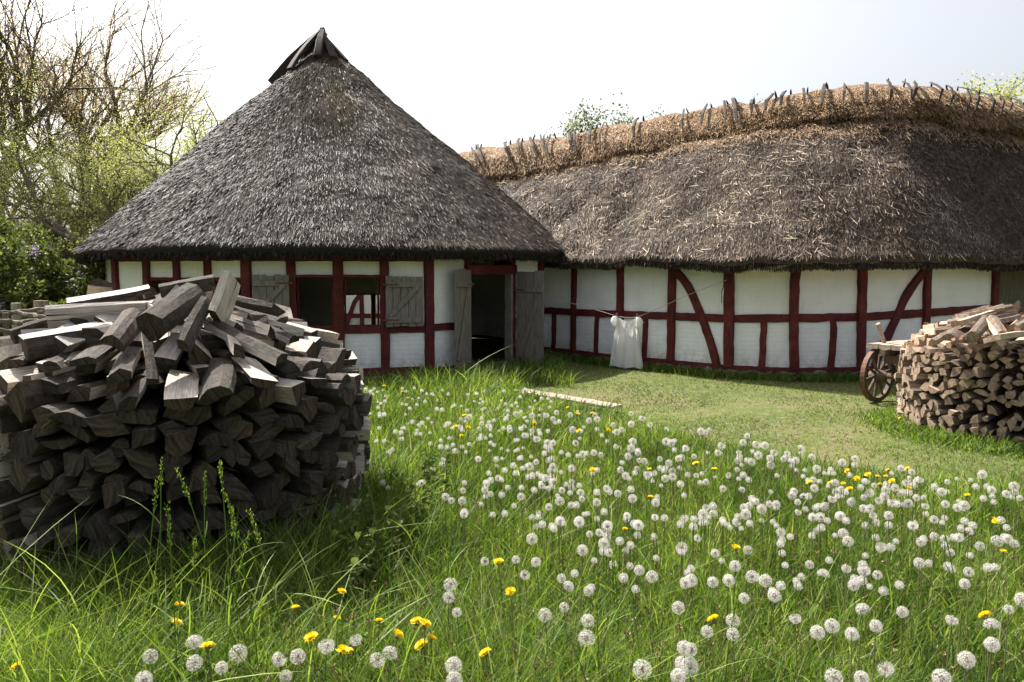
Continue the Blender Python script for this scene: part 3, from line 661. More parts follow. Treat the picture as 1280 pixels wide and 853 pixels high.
# ================================================================== FIREWOOD
def log_geo(kind, r, L, seed):
    rr = np.random.default_rng(seed); pts, fl = [], []
    if kind == 'quarter':
        h = math.radians(rr.uniform(26, 58)); arc = [(math.cos(a)*r, math.sin(a)*r) for a in np.linspace(-h, h, 4)]
        pts = [(0, 0)]+arc; fl = [0, 1, 1, 1, 0]
    elif kind == 'half':
        arc = [(math.cos(a)*r, math.sin(a)*r*.8) for a in np.linspace(.0, math.pi, 6)]; pts = arc+[(0, -.01*rr.random())]; fl = [1]*5+[0]*2
    elif kind == 'round':
        pts = [(math.cos(a)*r, math.sin(a)*r) for a in np.arange(10)/10*2*math.pi]; fl = [1]*10
    elif kind == 'slab':
        pts = [(-r, -r*.3), (0, -r*.34), (r, -r*.25), (r*1.02, r*.25), (r*.1, r*.36), (-r*.95, r*.28)]; fl = [0, 0, 0, 0, 1, 0]
    else:
        pts = [(-r*.9, -r*.5), (r*.8, -r*.6), (r*.95, r*.2), (r*.2, r*.75), (-r*.5, r*.45)]; fl = [0, 0, 1, 1, 0]
    pts = np.array(pts, float); pts -= pts.mean(0); pts *= rr.uniform(.80, 1.18, (len(pts), 1)); a0 = rr.uniform(.88, 1.12); pts *= [a0, 1/a0]; n = len(pts); ns = 6
    xs = np.linspace(0, -L, ns); st = []
    cw = rr.normal(0, r*.06, (3, 2)); tw = rr.normal(0, .10); grain = rr.normal(0, r*.05, (n, 2))
    for q, x in enumerate(xs):
        t = q/(ns-1); c = cw[0]*math.sin(t*3)+cw[1]*t*.6; a = tw*t; R = np.array([[math.cos(a), -math.sin(a)], [math.sin(a), math.cos(a)]])
        p = (pts*(1+cw[2][0]*4*(t-.5))+grain*(t-.5)*2)@R.T+c+rr.normal(0, r*.018, (n, 2))
        xx = np.full(n, x)+ (rr.normal(0, r*.02, n)+p[:, 1]*cw[0][0]*5 if q in (0, ns-1) else 0)
        st.append(np.concatenate([xx[:, None], p], 1))
    V = np.concatenate(st); i = np.arange(ns-1)[:, None]*n; j = np.arange(n)[None]; k = (j+1) % n
    Q = np.stack([i+j, i+n+j, i+n+k, i+k], -1).reshape(-1, 4); mi_ = np.tile(np.array(fl), ns-1)
    # end caps: fan from a centre point
    c0, c1 = len(V), len(V)+1; V = np.concatenate([V, [V[:n].mean(0)+[0, 0, 0]], [V[-n:].mean(0)]])
    jj = np.arange(n); T = np.concatenate([np.stack([jj, (jj+1) % n, np.full(n, c0)], 1), np.stack([(jj+1) % n+(ns-1)*n, jj+(ns-1)*n, np.full(n, c1)], 1)])
    return V, [Q, T], np.concatenate([mi_, np.full(2*n, 2)])
def make_variants(mats, name, r, L, n, seed):
    out = []
    kinds = ['quarter', 'quarter', 'half', 'trap', 'half', 'quarter', 'quarter', 'round', 'trap']
    for k in range(n):
        kd = kinds[k % len(kinds)]; rr_ = r*(1.38 if kd == 'quarter' else .58 if kd == 'round' else 1.0)
        V, FS, mi_ = log_geo(kd, rr_, L, seed+k); out.append((to_mesh(name, V, FS, mats, midx=mi_), V, FS, mi_, kd))
    return out
def frame(out, up=(0, 0, 1), roll=0):
    x = unit(out); y = unit(np.cross(up, x)); z = np.cross(x, y)
    c, s = math.cos(roll), math.sin(roll); return np.stack([x, y*c+z*s, -y*s+z*c], 1)
def mat4(R, p, s=(1, 1, 1)):
    m = Matrix.Identity(4)
    for a in range(3):
        for b in range(3): m[a][b] = R[a][b]*s[b]
        m[a][3] = p[a]
    return m
def put_log(var, R, p, s, label, group):
    o = bpy.data.objects.new('firewood_log', var[0]); COL.objects.link(o); o.matrix_world = mat4(R, p, s); return tag(o, label, 'firewood log', group)
def as_geo(var, R, p, s):
    V = (var[1]*np.array(s))@np.asarray(R).T+np.asarray(p); return V, var[2], var[3]
def pile(C, R0, prof, cw, ch, L, variants, seed, vis_fn, label_fn, group_fn, stuff_label, mats, limit, fill=1.0, topv=None):
    rr = np.random.default_rng(seed); items = []
    toC = unit(np.array([-C[0], -C[1]]))
    z = ch*.45; layer = 0
    while z < prof[-1][0]:
        Rz = np.interp(z, [p[0] for p in prof], [p[1] for p in prof]); dome = np.interp(z, [prof[0][0], prof[1][0], prof[-1][0]], [0, 0, 1]) if z > prof[1][0] else 0
        n = max(5, int(2*math.pi*Rz/cw)); off = rr.random()
        for k in range(n):
            a = (k+off+rr.normal(0, .12))/n*2*math.pi; d = np.array([math.cos(a), math.sin(a), 0]); facing = d[:2]@toC
            v = variants[rr.integers(len(variants))]
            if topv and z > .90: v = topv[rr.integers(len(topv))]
            tilt = (.04+.40*dome)*rr.random()+rr.normal(0, .03); yaw = rr.normal(0, .035+.30*dome)
            dd_ = np.array([math.cos(a+yaw), math.sin(a+yaw), -tilt])
            pos_ = np.array([C[0], C[1], z+rr.normal(0, ch*.30)])+d*(Rz+rr.normal(0, .022)+.015*math.sin(a*5+layer))
            roll = {'quarter': rr.uniform(0, 6.28), 'half': rr.choice([0, math.pi])+rr.normal(0, .4)}.get(v[4], rr.uniform(0, 6.28))
            sc = rr.uniform(.82, 1.22)*fill; szz = sc*rr.uniform(.8, 1.1)
            items.append((v, frame(dd_, roll=roll), pos_, (rr.uniform(.85, 1.1), sc, szz), facing, z, a))
        z += ch*(1-.10*dome); layer += 1
    def score(it):
        p = it[2]; 
        return vis_fn(it)
    ranked = sorted(items, key=score, reverse=True)
    chosen = [it for it in ranked if score(it) > 0][:limit]; ids = set(id(x) for x in chosen)
    for it in chosen: put_log(it[0], it[1], it[2], it[3], label_fn(it), group_fn(it))
    rest = [as_geo(it[0], it[1], it[2], it[3]) for it in items if id(it) not in ids]
    # logs deep inside the pile
    for _ in range(120):
        a = rr.uniform(0, 2*math.pi); q = rr.uniform(0, .5)*R0; z = rr.uniform(.1, prof[-1][0]-.32); v = variants[rr.integers(len(variants))]
        rest.append(as_geo(v, frame(rr.normal(0, 1, 3)*[1, 1, .2]), (C[0]+math.cos(a)*q, C[1]+math.sin(a)*q, z), (.8, 1.3, 1.3)))
    G = merge([(x[0], x[1]) for x in rest])
    # rebuild the material index in merged order (all quads first, then triangles)
    qi = np.concatenate([x[2][:len(x[1][0])] for x in rest]); ti = np.concatenate([x[2][len(x[1][0]):] for x in rest])
    o = solo('firewood_stack', G, mats, stuff_label, 'firewood', kind='stuff', midx=np.concatenate([qi, ti]))
    return chosen
C1 = np.array([-2.125, 5.0])
OLD_SHADED = [woodm('shaded weathered split wood', (.032, .026, .021), (.20, .172, .145)), OLD[1], OLD[2]]  # weathered wood darkened for the pile's shaded front; brighter set for sunlit tops
VO = make_variants(OLD_SHADED, 'firewood_log', .062, .52, 27, 100)
def in_frame(p):
    d = p-CAM; y = d[1]*CP-d[2]*SP
    if y < .2: return -1, 0, 0
    z = d[2]*CP+d[1]*SP; return y, W0/2+F*d[0]/y, H0/2-F*z/y
def vis1(it):
    y, u, v = in_frame(it[2])
    if u < -25 or it[4] < .12 and it[5] < 1.0: return -1
    return it[4]+it[5]*.8+ (u > 0)
def lab1(it):
    y, u, v = in_frame(it[2]); zone = 'left' if u < 160 else 'middle' if u < 320 else 'right'
    ht = 'bottom' if it[5] < .4 else 'lower middle' if it[5] < .75 else 'upper middle' if it[5] < 1.08 else 'sloping top'
    return f'dark weathered split log stacked in the {ht} of the near woodpile, {zone} part'
def grp1(it):
    y, u, v = in_frame(it[2]); zone = 'left' if u < 160 else 'middle' if u < 320 else 'right'
    ht = 'bottom' if it[5] < .4 else 'lower middle' if it[5] < .75 else 'upper middle' if it[5] < 1.08 else 'sloping top'
    return f'logs in the {ht} {zone} of the near woodpile'
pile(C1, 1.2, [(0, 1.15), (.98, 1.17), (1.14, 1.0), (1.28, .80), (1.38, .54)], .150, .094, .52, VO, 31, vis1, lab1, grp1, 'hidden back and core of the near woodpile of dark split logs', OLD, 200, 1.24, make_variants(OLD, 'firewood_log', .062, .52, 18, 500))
def hero(A, B, yA, yB, r, kind, lab, mats, name='firewood_log', roll=0, seed=0, sq=(1, 1)):
    """A, B pixel ends; yA, yB depths; r radius in m"""
    a, b = at(*A, yA), at(*B, yB); L = np.linalg.norm(a-b); V, FS, mi_ = log_geo(kind, r, L, 900+seed)
    V = V*np.array([1, sq[0], sq[1]]); me = to_mesh(name, V, FS, mats, midx=mi_)
    o = bpy.data.objects.new(name, me); COL.objects.link(o); o.matrix_world = mat4(frame(a-b, roll=roll), a); tag(o, lab, 'firewood log', 'loose logs on top of the near woodpile' if mats is OLD else 'loose logs on top of the far woodpile'); return o
HL = [
 ((84, 380), (187, 360), 4.55, 4.75, .062, 'half', 'pale grey half log topping the left of the near woodpile', 2.9, (1.0, .9)),
 ((58, 396), (184, 388), 4.45, 4.6, .062, 'slab', 'long flat squared board lying below the topmost pale half log', 1.35, (.8, .8)),
 ((28, 426), (140, 406), 4.15, 4.45, .055, 'half', 'bright flat split log pointing left over dark log ends', 3.0, (1.2, .7)),
 ((190, 410), (240, 374), 4.0, 4.45, .074, 'round', 'thick round bark-covered log pointing at the viewer near the top', 0, (1, 1)),
 ((141, 428), (170, 392), 4.0, 4.4, .072, 'half', 'bark-covered log with dark end, left of the thick round log', -.6, (1, 1)),
 ((230, 432), (258, 376), 4.0, 4.35, .066, 'quarter', 'pale triangular split log leaning beside the thick round log', .5, (1, .9)),
 ((270, 398), (288, 346), 4.35, 4.5, .085, 'slab', 'broad pale slab standing upright at the top of the near woodpile', 1.4, (.95, .85)),
 ((353, 448), (262, 401), 4.05, 4.4, .045, 'trap', 'long slender squared log sliding down the right slope', .4, (1, .85)),
 ((191, 476), (182, 416), 3.88, 4.1, .062, 'quarter', 'pale narrow log standing on end in the middle of the slope', 1.0, (.8, .8)),
 ((206, 452), (228, 420), 3.92, 4.2, .055, 'half', 'short pale log between the narrow standing log and triangular log', 3.0, (1, .9)),
 ((200, 364), (268, 352), 4.75, 4.85, .045, 'round', 'dark round log lying across the back of the summit', 0, (1, 1)),
 ((348, 388), (290, 376), 4.5, 4.75, .062, 'half', 'dark half log poking right beyond the upright slab', 2.6, (1, .9)),
 ((340, 418), (285, 402), 4.3, 4.6, .052, 'quarter', 'dark quarter log below the half log at the right shoulder', .2, (1, 1)),
 ((368, 424), (322, 405), 4.45, 4.75, .04, 'trap', 'small flat log at the right shoulder of the near woodpile', .2, (1, .8)),
 ((160, 505), (185, 462), 3.8, 4.15, .08, 'quarter', 'large wedge-shaped log with dark end halfway up the slope', 2.2, (1, 1)),
 ((225, 505), (230, 470), 3.78, 4.15, .085, 'half', 'broad bright-topped half log under the narrow standing log', 3.1, (1, .9)),
 ((268, 492), (272, 455), 3.8, 4.2, .08, 'half', 'broad dark-ended half log right of the slope centre', .2, (1, .9)),
 ((330, 480), (300, 450), 3.9, 4.3, .07, 'half', 'pale-topped half log pointing down right on the slope', 2.9, (1, .8)),
 ((105, 452), (135, 430), 3.95, 4.3, .068, 'half', 'dark round-backed log under the bright flat log', .1, (1, .9)),
 ((65, 458), (90, 436), 4.0, 4.35, .06, 'quarter', 'pale-edged wedge log left of the dark round-backed log', 1.2, (1, .9)),
 ((150, 470), (165, 440), 3.85, 4.2, .06, 'trap', 'squared log with dark end above the large wedge-shaped log', .3, (1, .9)),
 ((225, 362), (205, 382), 4.6, 4.6, .05, 'half', 'short dark chunk wedged behind the thick round log', 1.0, (1, 1)),
 ((20, 455), (60, 430), 4.1, 4.5, .06, 'half', 'grey half log at the left edge of the slope', .3, (1, .8)),
 ((300, 440), (283, 415), 4.1, 4.45, .06, 'quarter', 'dark quarter log under the long slender squared log', .6, (1, .9)),
]
for q, (A_, B_, ya, yb, r_q, kd, lab, rl, sq) in enumerate(HL): hero(A_, B_, ya, yb, r_q, kd, lab, OLD, roll=rl, seed=q, sq=sq)
C2 = np.array([5.36, 8.25])
VN = make_variants(NEW, 'firewood_log', .050, .42, 27, 300)
def vis2(it):
    y, u, v = in_frame(it[2])
    if u > 1290 or it[4] < -.15 and it[5] < .8: return -1
    return it[5]*2.2+it[3][1]*1.0+it[4]*.4
def zone2(it):
    y, u, v = in_frame(it[2]); zone = 'left end' if u < 1165 else 'middle' if u < 1225 else 'right-hand side'
    ht = 'lower half' if it[5] < .5 else 'upper half' if it[5] < .85 else 'top slope'; return zone, ht
def lab2(it): z_, h_ = zone2(it); return f'fresh pale split log on the {h_} of the far woodpile, {z_}'
def grp2(it): z_, h_ = zone2(it); return f'logs on the {h_}, {z_} of the far woodpile'
pile(C2, 1.2, [(0, 1.2), (.86, 1.2), (.98, 1.02), (1.1, .8), (1.2, .55)], .112, .080, .42, VN, 77, vis2, lab2, grp2, 'small pale log ends packed in the lower rows of the far woodpile', NEW, 90, 1.08)
HN = [
 ((1196, 405), (1238, 392), 7.6, 7.9, .07, 'slab', 'long pale split slab lying across the top of the far woodpile', .3),
 ((1232, 390), (1262, 384), 8.0, 8.2, .055, 'half', 'topmost brown log with a pale end on the far woodpile', .2),
 ((1245, 402), (1275, 396), 7.6, 7.9, .06, 'quarter', 'orange-ended wedge log right below the topmost brown log', .8),
 ((1240, 424), (1290, 416), 7.05, 7.3, .08, 'slab', 'broad bright white slab at the right edge of the far woodpile', .3),
 ((1252, 418), (1238, 398), 7.25, 7.6, .05, 'trap', 'bright white squared log standing between pale slabs', .2),
 ((1216, 422), (1232, 402), 7.3, 7.7, .06, 'round', 'knotty round log lying end-on below the long pale slab', 0),
 ((1185, 420), (1208, 410), 7.4, 7.8, .055, 'half', 'rounded half log left of the knotty round log', .2),
 ((1165, 428), (1192, 414), 7.6, 7.9, .05, 'trap', 'square-ended log at the left shoulder of the far woodpile', .3),
 ((1272, 410), (1290, 400), 7.2, 7.5, .055, 'quarter', 'bright white wedge log at the right frame edge', .8),
]
for q, (A_, B_, ya, yb, r_q, kd, lab, rl) in enumerate(HN): hero(A_, B_, ya, yb, r_q, kd, lab, NEW, roll=rl, seed=50+q)

# ================================================================== CART
wc = gnd(1098, 504); wc = np.array([wc[0]+.02, wc[1]+.1, 0]); an = unit(np.array([math.sin(math.radians(35)), -math.cos(math.radians(35)), 0])); al = np.array([-an[1], an[0], 0])
cart = thing('farm_wagon', tuple(wc), 'low wooden wagon with spoked wheel standing behind the far woodpile', 'wagon')
def wheel(c, R_=.345, ns_=10):
    th = np.arange(37)/36*2*math.pi; n = 36
    def ringm(r0, r1, w, mat, nm, par):
        V = []; 
        for t in th[:-1]:
            d = al*math.cos(t)+Z3*math.sin(t)
            for (rr_, q) in ((r0, -w), (r0, w), (r1, w), (r1, -w)): V.append(c+d*rr_+an*q)
        i = np.arange(36)[:, None]*4; j = np.arange(4)[None]; i2 = ((np.arange(36)+1) % 36)[:, None]*4
        return part(nm, (np.array(V), [np.stack([i+j, i2+j, i2+(j+1) % 4, i+(j+1) % 4], -1).reshape(-1, 4)]), mat, par)
    w_ = ringm(R_-.055, R_-.012, .026, M['cartwood'], 'wheel', cart); ringm(R_-.0115, R_, .030, M['iron'], 'tyre', w_)
    part('hub', tube([c-an*.10, c-an*.05, c, c+an*.06, c+an*.13], [.045, .07, .08, .065, .04], 14), M['cartwood'], w_)
    for k in range(ns_):
        t = k/ns_*2*math.pi+.15; d = al*math.cos(t)+Z3*math.sin(t); part('spoke', tube([c+d*.06, c+d*.18, c+d*(R_-.05)], [.022, .018, .016], 8), M['cartwood'], w_)
R_w = .345
for dx, dn_ in ((0, 0), (1.75, 0), (0, .82), (1.75, .82)): wheel(wc+Z3*R_w+al*dx+an*dn_)
for dx in (0, 1.75): part('axle', tube([wc+Z3*R_w+al*dx-an*.08, wc+Z3*R_w+al*dx+an*.9], [.035, .035], 10), M['cartwood'], cart); part('bolster', beam(wc+Z3*.56+al*dx+an*.1, wc+Z3*.56+al*dx+an*.72, .09, .11, al), M['cartwood'], cart)
for q in (.2, .62): part('bed_rail', beam(wc+Z3*.655+al*-.25+an*q, wc+Z3*.655+al*2.1+an*q, .07, .08, an), M['cartwood'], cart)
gs = [beam(wc+Z3*.72+al*-.15+an*q, wc+Z3*.72+al*2.15+an*q, .155, .06, an, .002) for q in np.arange(.0, .9, .165)]
part('bed', merge(gs), M['palewood'], cart)
part('stake', beam(wc+Z3*.70+al*.12+an*.02, wc+Z3*1.0+al*-.03+an*.0, .05, .04, al), M['palewood'], cart); part('stake', beam(wc+Z3*.70+al*.95+an*.1, wc+Z3*.98+al*.93+an*.1, .05, .04, al), M['iron'], cart)
part('shaft', tube([wc+Z3*.45+al*-.05+an*.4, wc+Z3*.4+al*1.9+an*.4], [.04, .04], 8), M['cartwood'], cart)

# ================================================================== CLOTHESLINE, DRESS
pL = np.append(rv(54), 1.22); pL[:2] += unit(rv(54)-RC)*.06
f3 = BF[4]; pR = np.array([wp[4][0], wp[4][1], 0])+BF[3].n*.09; pR[2] = at(912, 350, wp[4][1])[2]
def onray(u, v):
    # point on the vertical plane through the rope ends
    t = np.array([pR[0]-pL[0], pR[1]-pL[1]]); n = np.array([t[1], -t[0]]); r = ray(u, v); k = ((pL[:2]-CAM[:2])@n)/(r[:2]@n); return CAM+r*k
d0, d1 = onray(770, 395), onray(797, 396)
line_pts = [pL, onray(725, 382), onray(750, 389), d0, (d0+d1)/2-Z3*.02, d1, onray(820, 387), onray(860, 369), pR]
lp = np.array(line_pts); lp = catmull(lp, 40)
solo('clothesline', tube(lp, .0045, 6), M['rope'], 'thin sagging rope clothesline strung from round house to barn post', 'clothesline')
solo('rope_end', tube([pR+[0, -.02, .0], pR+[-.06, -.05, -.06], pR+[-.09, -.04, -.18], pR+[-.085, -.04, -.36]], .006, 6), M['ridgewood'], 'dark loose rope end dangling from the barn post', 'rope')
tdir = unit(np.array([d1[0]-d0[0], d1[1]-d0[1], 0])); ndir = np.array([tdir[1], -tdir[0], 0])
cm_, n_, b_ = newmat('white linen'); n_.links.new(ramp(n_, noi(n_, coords(n_), 8), [(.3, (.84, .83, .81)), (.7, (.90, .90, .88))]), b_.inputs['Base Color']); b_.inputs['Roughness'].default_value = .85
tr = N_(n_, "BsdfTranslucent", Color=(.93, .93, .91, 1)); mx = N_(n_, "MixShader", Fac=.5); n_.links.new(b_.outputs[0], mx.inputs[1]); n_.links.new(tr.outputs[0], mx.inputs[2]); n_.links.new(mx.outputs[0], n_.nodes["Material Output"].inputs[0])
dc = (d0+d1)/2; Wd = np.linalg.norm(d1-d0)
pb = onray(764, 465); pb2 = onray(804, 463); hem = pb[2]; hem = max(hem, .035)
bw_ = abs((pb2-pb)@tdir)/2
dressroot = thing('dress', (dc[0], dc[1], 0), 'white linen dress hanging by its shoulders from the clothesline', 'dress')
def dress():
    nu, nv = 72, 34; V = []
    Ht = dc[2]; 
    for q in range(nv):
        t = q/(nv-1)
        for k in range(nu):
            a = k/nu*2*math.pi; c, s = math.cos(a), math.sin(a)
            front = s < 0
            topz = Ht-.035-(.17 if front else .05)*max(0, 1-(c/.72)**2)**.9
            z = topz*(1-t)+(hem+.012*math.sin(a*5))*t
            hw = (Wd/2-.02)*(1-t)+(bw_+.015)*t
            dp = .018+.06*t
            fold = (.020*math.sin(a*9+1)+.014*math.sin(a*17+2*t))*min(1, t*2.2)
            V.append(dc*[1, 1, 0]+tdir*(c*hw+(.5-t)*0)+ndir*(-s*dp+fold)+Z3*z)
    V = np.array(V); i = np.arange(nv-1)[:, None]*nu; j = np.arange(nu)[None]; k = (j+1) % nu
    return V, [np.stack([i+j, i+k, i+nu+k, i+nu+j], -1).reshape(-1, 4)]
part('skirt', dress(), cm_, dressroot, smooth=True)
for sg in (-1, 1):
    V = []; nu, nv = 14, 8
    for q in range(nv):
        t = q/(nv-1); c = dc*[1, 1, 0]+tdir*sg*(Wd/2+.01-.005*t+.03*math.sin(t*math.pi))+Z3*(dc[2]-.01-.17*t)
        for k in range(nu):
            a = k/nu*2*math.pi; rr_ = (.035+.02*math.sin(t*math.pi))*(1+.14*math.sin(a*5+q)); V.append(c+tdir*math.cos(a)*rr_+ndir*math.sin(a)*rr_)
    i = np.arange(nv-1)[:, None]*nu; j = np.arange(nu)[None]; k = (j+1) % nu
    part('sleeve', (np.array(V), [np.stack([i+j, i+k, i+nu+k, i+nu+j], -1).reshape(-1, 4), np.array([np.arange(nu)[::-1]])]), cm_, dressroot, smooth=True)
for q, p in enumerate((d0+tdir*.01, d1-tdir*.01)):
    g1 = beam(p+tdir*-.006+Z3*-.045, p+tdir*.012+Z3*.05, .011, .012, tdir); g2 = beam(p+tdir*.006+Z3*-.045, p+tdir*-.012+Z3*.05, .011, .012, tdir)
    solo('clothes_peg', merge([g1, g2]), M['palewood'], ('wooden clothes peg on the left shoulder of the white dress', 'wooden clothes peg on the right shoulder of the white dress')[q], 'clothes peg')

# plank in the grass
q0, q1 = gnd(648, 488, .12), gnd(772, 509, .07); sd_ = unit(np.cross(q1-q0, Z3))
solo('plank', beam(q0, q1, .21, .035, sd_, .002, n=16), M['palewood'], 'weathered plank lying in the grass before the round house door', 'plank')

# ================================================================== TREES AND SHRUBS
def grow_tree(seed, H, r0, levels=5, spread=.6, up=.25, nsub=(3, 4), limb0=.3, lean=(0, 0), wob=.12, ratio=.72, thin=.62, first=None):
    rr = random.Random(seed); segs = []; tips = []
    def go(p, d, L, r, lev):
        n = 5 if lev < 2 else 4; pts = [p.copy()]; rad = [r]; q = p.copy(); dd_ = d.copy()
        kids = []
        for k in range(n):
            dd_ = dd_+Vector((rr.gauss(0, wob), rr.gauss(0, wob), rr.gauss(0, wob)+up*.12)); dd_.normalize(); q = q+dd_*(L/n); pts.append(q.copy()); rad.append(r*(1-(k+1)/n*(1-thin)))
            if lev < levels and (k >= 1 or lev > 0) and k < n-1 and rr.random() < (.55 if lev < 2 else .75): kids.append((q.copy(), dd_.copy(), rad[-1]))
        segs.append((np.array([list(x) for x in pts]), np.array(rad), lev))
        if lev >= levels-1: tips.extend([(list(x), lev) for x in pts[1:]])
        if lev < levels:
            for (kp, kd, kr) in kids:
                ax = Vector((rr.gauss(0, 1), rr.gauss(0, 1), rr.gauss(0, .4))); ax = ax-kd*ax.dot(kd); ax.normalize()
                go(kp, (kd+ax*spread*rr.uniform(.8, 1.5)).normalized(), L*ratio*rr.uniform(.6, .95), kr*.62, lev+1)
            for _ in range(rr.randint(2, 3)):
                ax = Vector((rr.gauss(0, 1), rr.gauss(0, 1), rr.gauss(0, .5))); ax = ax-dd_*ax.dot(dd_); ax.normalize()
                go(q.copy(), (dd_+ax*spread*rr.uniform(.5, 1.1)).normalized(), L*ratio*rr.uniform(.75, 1.05), rad[-1]*.8, lev+1)
    go(Vector((0, 0, 0)), Vector((lean[0], lean[1], 1)).normalized(), H*limb0, r0, 0)
    if first:
        for (h, dx, dy, dz, ln, rr_) in first: go(Vector((lean[0]*h, lean[1]*h, h)), Vector((dx, dy, dz)).normalized(), ln, rr_, 1)
    V = np.concatenate([s[0] for s in segs]); k = H/V[:, 2].max() if V[:, 2].max() > 0 else 1
    return segs, tips, k
def tree(name, base, H, r0, seed, label, cat, leafmat, nleaf, lsize, lspread, group=None, mr=.006, **kw):
    segs, tips, k = grow_tree(seed, H, r0, **kw); root = thing(name, tuple(base), label, cat, group)
    gs = []
    for P, R, lev in segs: gs.append(tube(P*k+base, np.maximum(R*(k**.5), mr), 9 if lev == 0 else 6 if lev < 3 else 3, cap=False))
    part('trunk', merge(gs), M['bark'], root, smooth=True)
    rr = np.random.default_rng(seed); T = np.array([t[0] for t in tips])*k+base
    if nleaf:
        c = T[rr.integers(len(T), size=nleaf)]+rr.normal(0, lspread, (nleaf, 3)); part('crown', *leaves(c, lsize, rr, leafmat), parent=root, tone=LT[0])
    return root
LT = [None]
def leaves(c, size, rr, mat, tone=None):
    N = len(c); D = unit(rr.normal(0, 1, (N, 3))+[0, 0, -.2]); S = unit(np.cross(D, rr.normal(0, 1, (N, 3)))); L = (rr.uniform(.6, 1.3, N)*size)[:, None]; w = L*.33
    V = np.stack([c, c+D*L*.45+S*w, c+D*L, c+D*L*.45-S*w], 1).reshape(-1, 3)
    cl = np.array([mnoise.noise(Vector(p)*.8) for p in c]) if N < 90000 else 0
    LT[0] = np.repeat(np.clip(rr.beta(2, 2, N)+cl*.45, 0, 1) if tone is None else tone, 4)
    return (V, [(np.arange(N)*4)[:, None]+np.array([[0, 1, 2, 3]])]), mat
M['spring'] = leafy('spring leaves', [(0, (.17, .19, .065)), (.5, (.30, .325, .13)), (1, (.48, .49, .24))], .5, (1.2, 1.2, .8))
M['bud'] = leafy('reddish buds', [(0, (.34, .28, .17)), (.6, (.46, .41, .25)), (1, (.47, .50, .27))], .5, (1.2, 1, .7))
M['leaf'] = leafy('shrub leaves', [(0, (.04, .05, .018)), (.5, (.09, .115, .035)), (1, (.20, .23, .08))], .4)
M['lilac'] = leafy('lilac flowers', [(0, (.30, .22, .36)), (1, (.55, .45, .60))], .3, (1, 1, 1))
def best(seeds, ratio_w, **kw):
    bs, bv = None, 1e9
    for sd in seeds:
        segs, tips, k = grow_tree(sd, **kw); T = np.array([t[0] for t in tips]); lo_, hi_ = np.percentile(T[:, 0], [4, 96]); top_z = T[:, 2].max()
        q_ = [np.percentile(T[T[:, 2] > top_z*.35][:, 0], p) for p in (10, 50, 90)]; sc_ = abs(q_[1])/top_z*3+abs((hi_-lo_)/top_z-ratio_w)*2+np.histogram(T[:, 0], 8, (lo_, hi_))[0].std()/len(T)*6
        if sc_ < bv: bs, bv = sd, sc_
    return bs
b1 = at(140, 340, 24); b1[2] = 0
kw1 = dict(levels=4, spread=.95, up=.15, limb0=.28, ratio=.86, first=[(1.6, -1, .1, .12, 3.2, .16), (2.0, -1, .2, .45, 2.8, .14), (2.1, 1, 0, .7, 2.4, .13)])
sd1 = best(range(1, 26), .80, H=7.6, r0=.42, **kw1)
tree('spring_tree', b1, 8.5, .42, sd1, 'broad tree with fresh yellow-green leaves left of the round house', 'tree', M['spring'], 120000, .050, .22, mr=.008, levels=4, spread=.95, up=.15, limb0=.28, ratio=.86, first=[(1.6, -1, .1, .12, 3.2, .16), (2.0, -1, .2, .45, 2.8, .14), (2.1, 1, 0, .7, 2.4, .13)])
b2 = at(28, 340, 26); b2[2] = 0
tree('spring_tree', b2, 6.9, .44, 5, 'yellow-green tree with thick dark trunk at the left frame edge', 'tree', M['spring'], 95000, .050, .22, mr=.008, levels=4, spread=.85, up=.2, limb0=.33, ratio=.76, first=[(1.4, 1, .1, .4, 3.4, .2)])
BG = 'tall bare trees behind the yellow-green trees'
kb = dict(levels=5, spread=.62, up=.30, limb0=.25, ratio=.82, wob=.09); sb1 = best(range(1, 20), .50, H=14, r0=.4, **kb); sb2 = best(range(20, 40), .55, H=13, r0=.4, **kb)
b3 = at(20, 340, 33); b3[2] = 0
tree('bare_tree', b3, 16.5, .42, sb1, 'tallest bare tree with reddish buds rising out of the left frame corner', 'tree', M['bud'], 42000, .055, .30, BG, mr=.009, levels=5, spread=.62, up=.30, limb0=.25, ratio=.82, wob=.09)
b4 = at(95, 340, 35); b4[2] = 0
tree('bare_tree', b4, 14.6, .38, sb2, 'bare tree with fine upright twigs above the yellow-green crown', 'tree', M['bud'], 42000, .055, .30, BG, mr=.009, levels=5, spread=.62, up=.30, limb0=.25, ratio=.82, wob=.09)
b5 = at(185, 340, 36); b5[2] = 0
tree('bare_tree', b5, 9.6, .25, 29, 'lower sparse bare tree nearest the round roof', 'tree', M['bud'], 9000, .06, .2, BG, mr=.009, levels=5, spread=.55, up=.3, limb0=.35, ratio=.74, wob=.1)
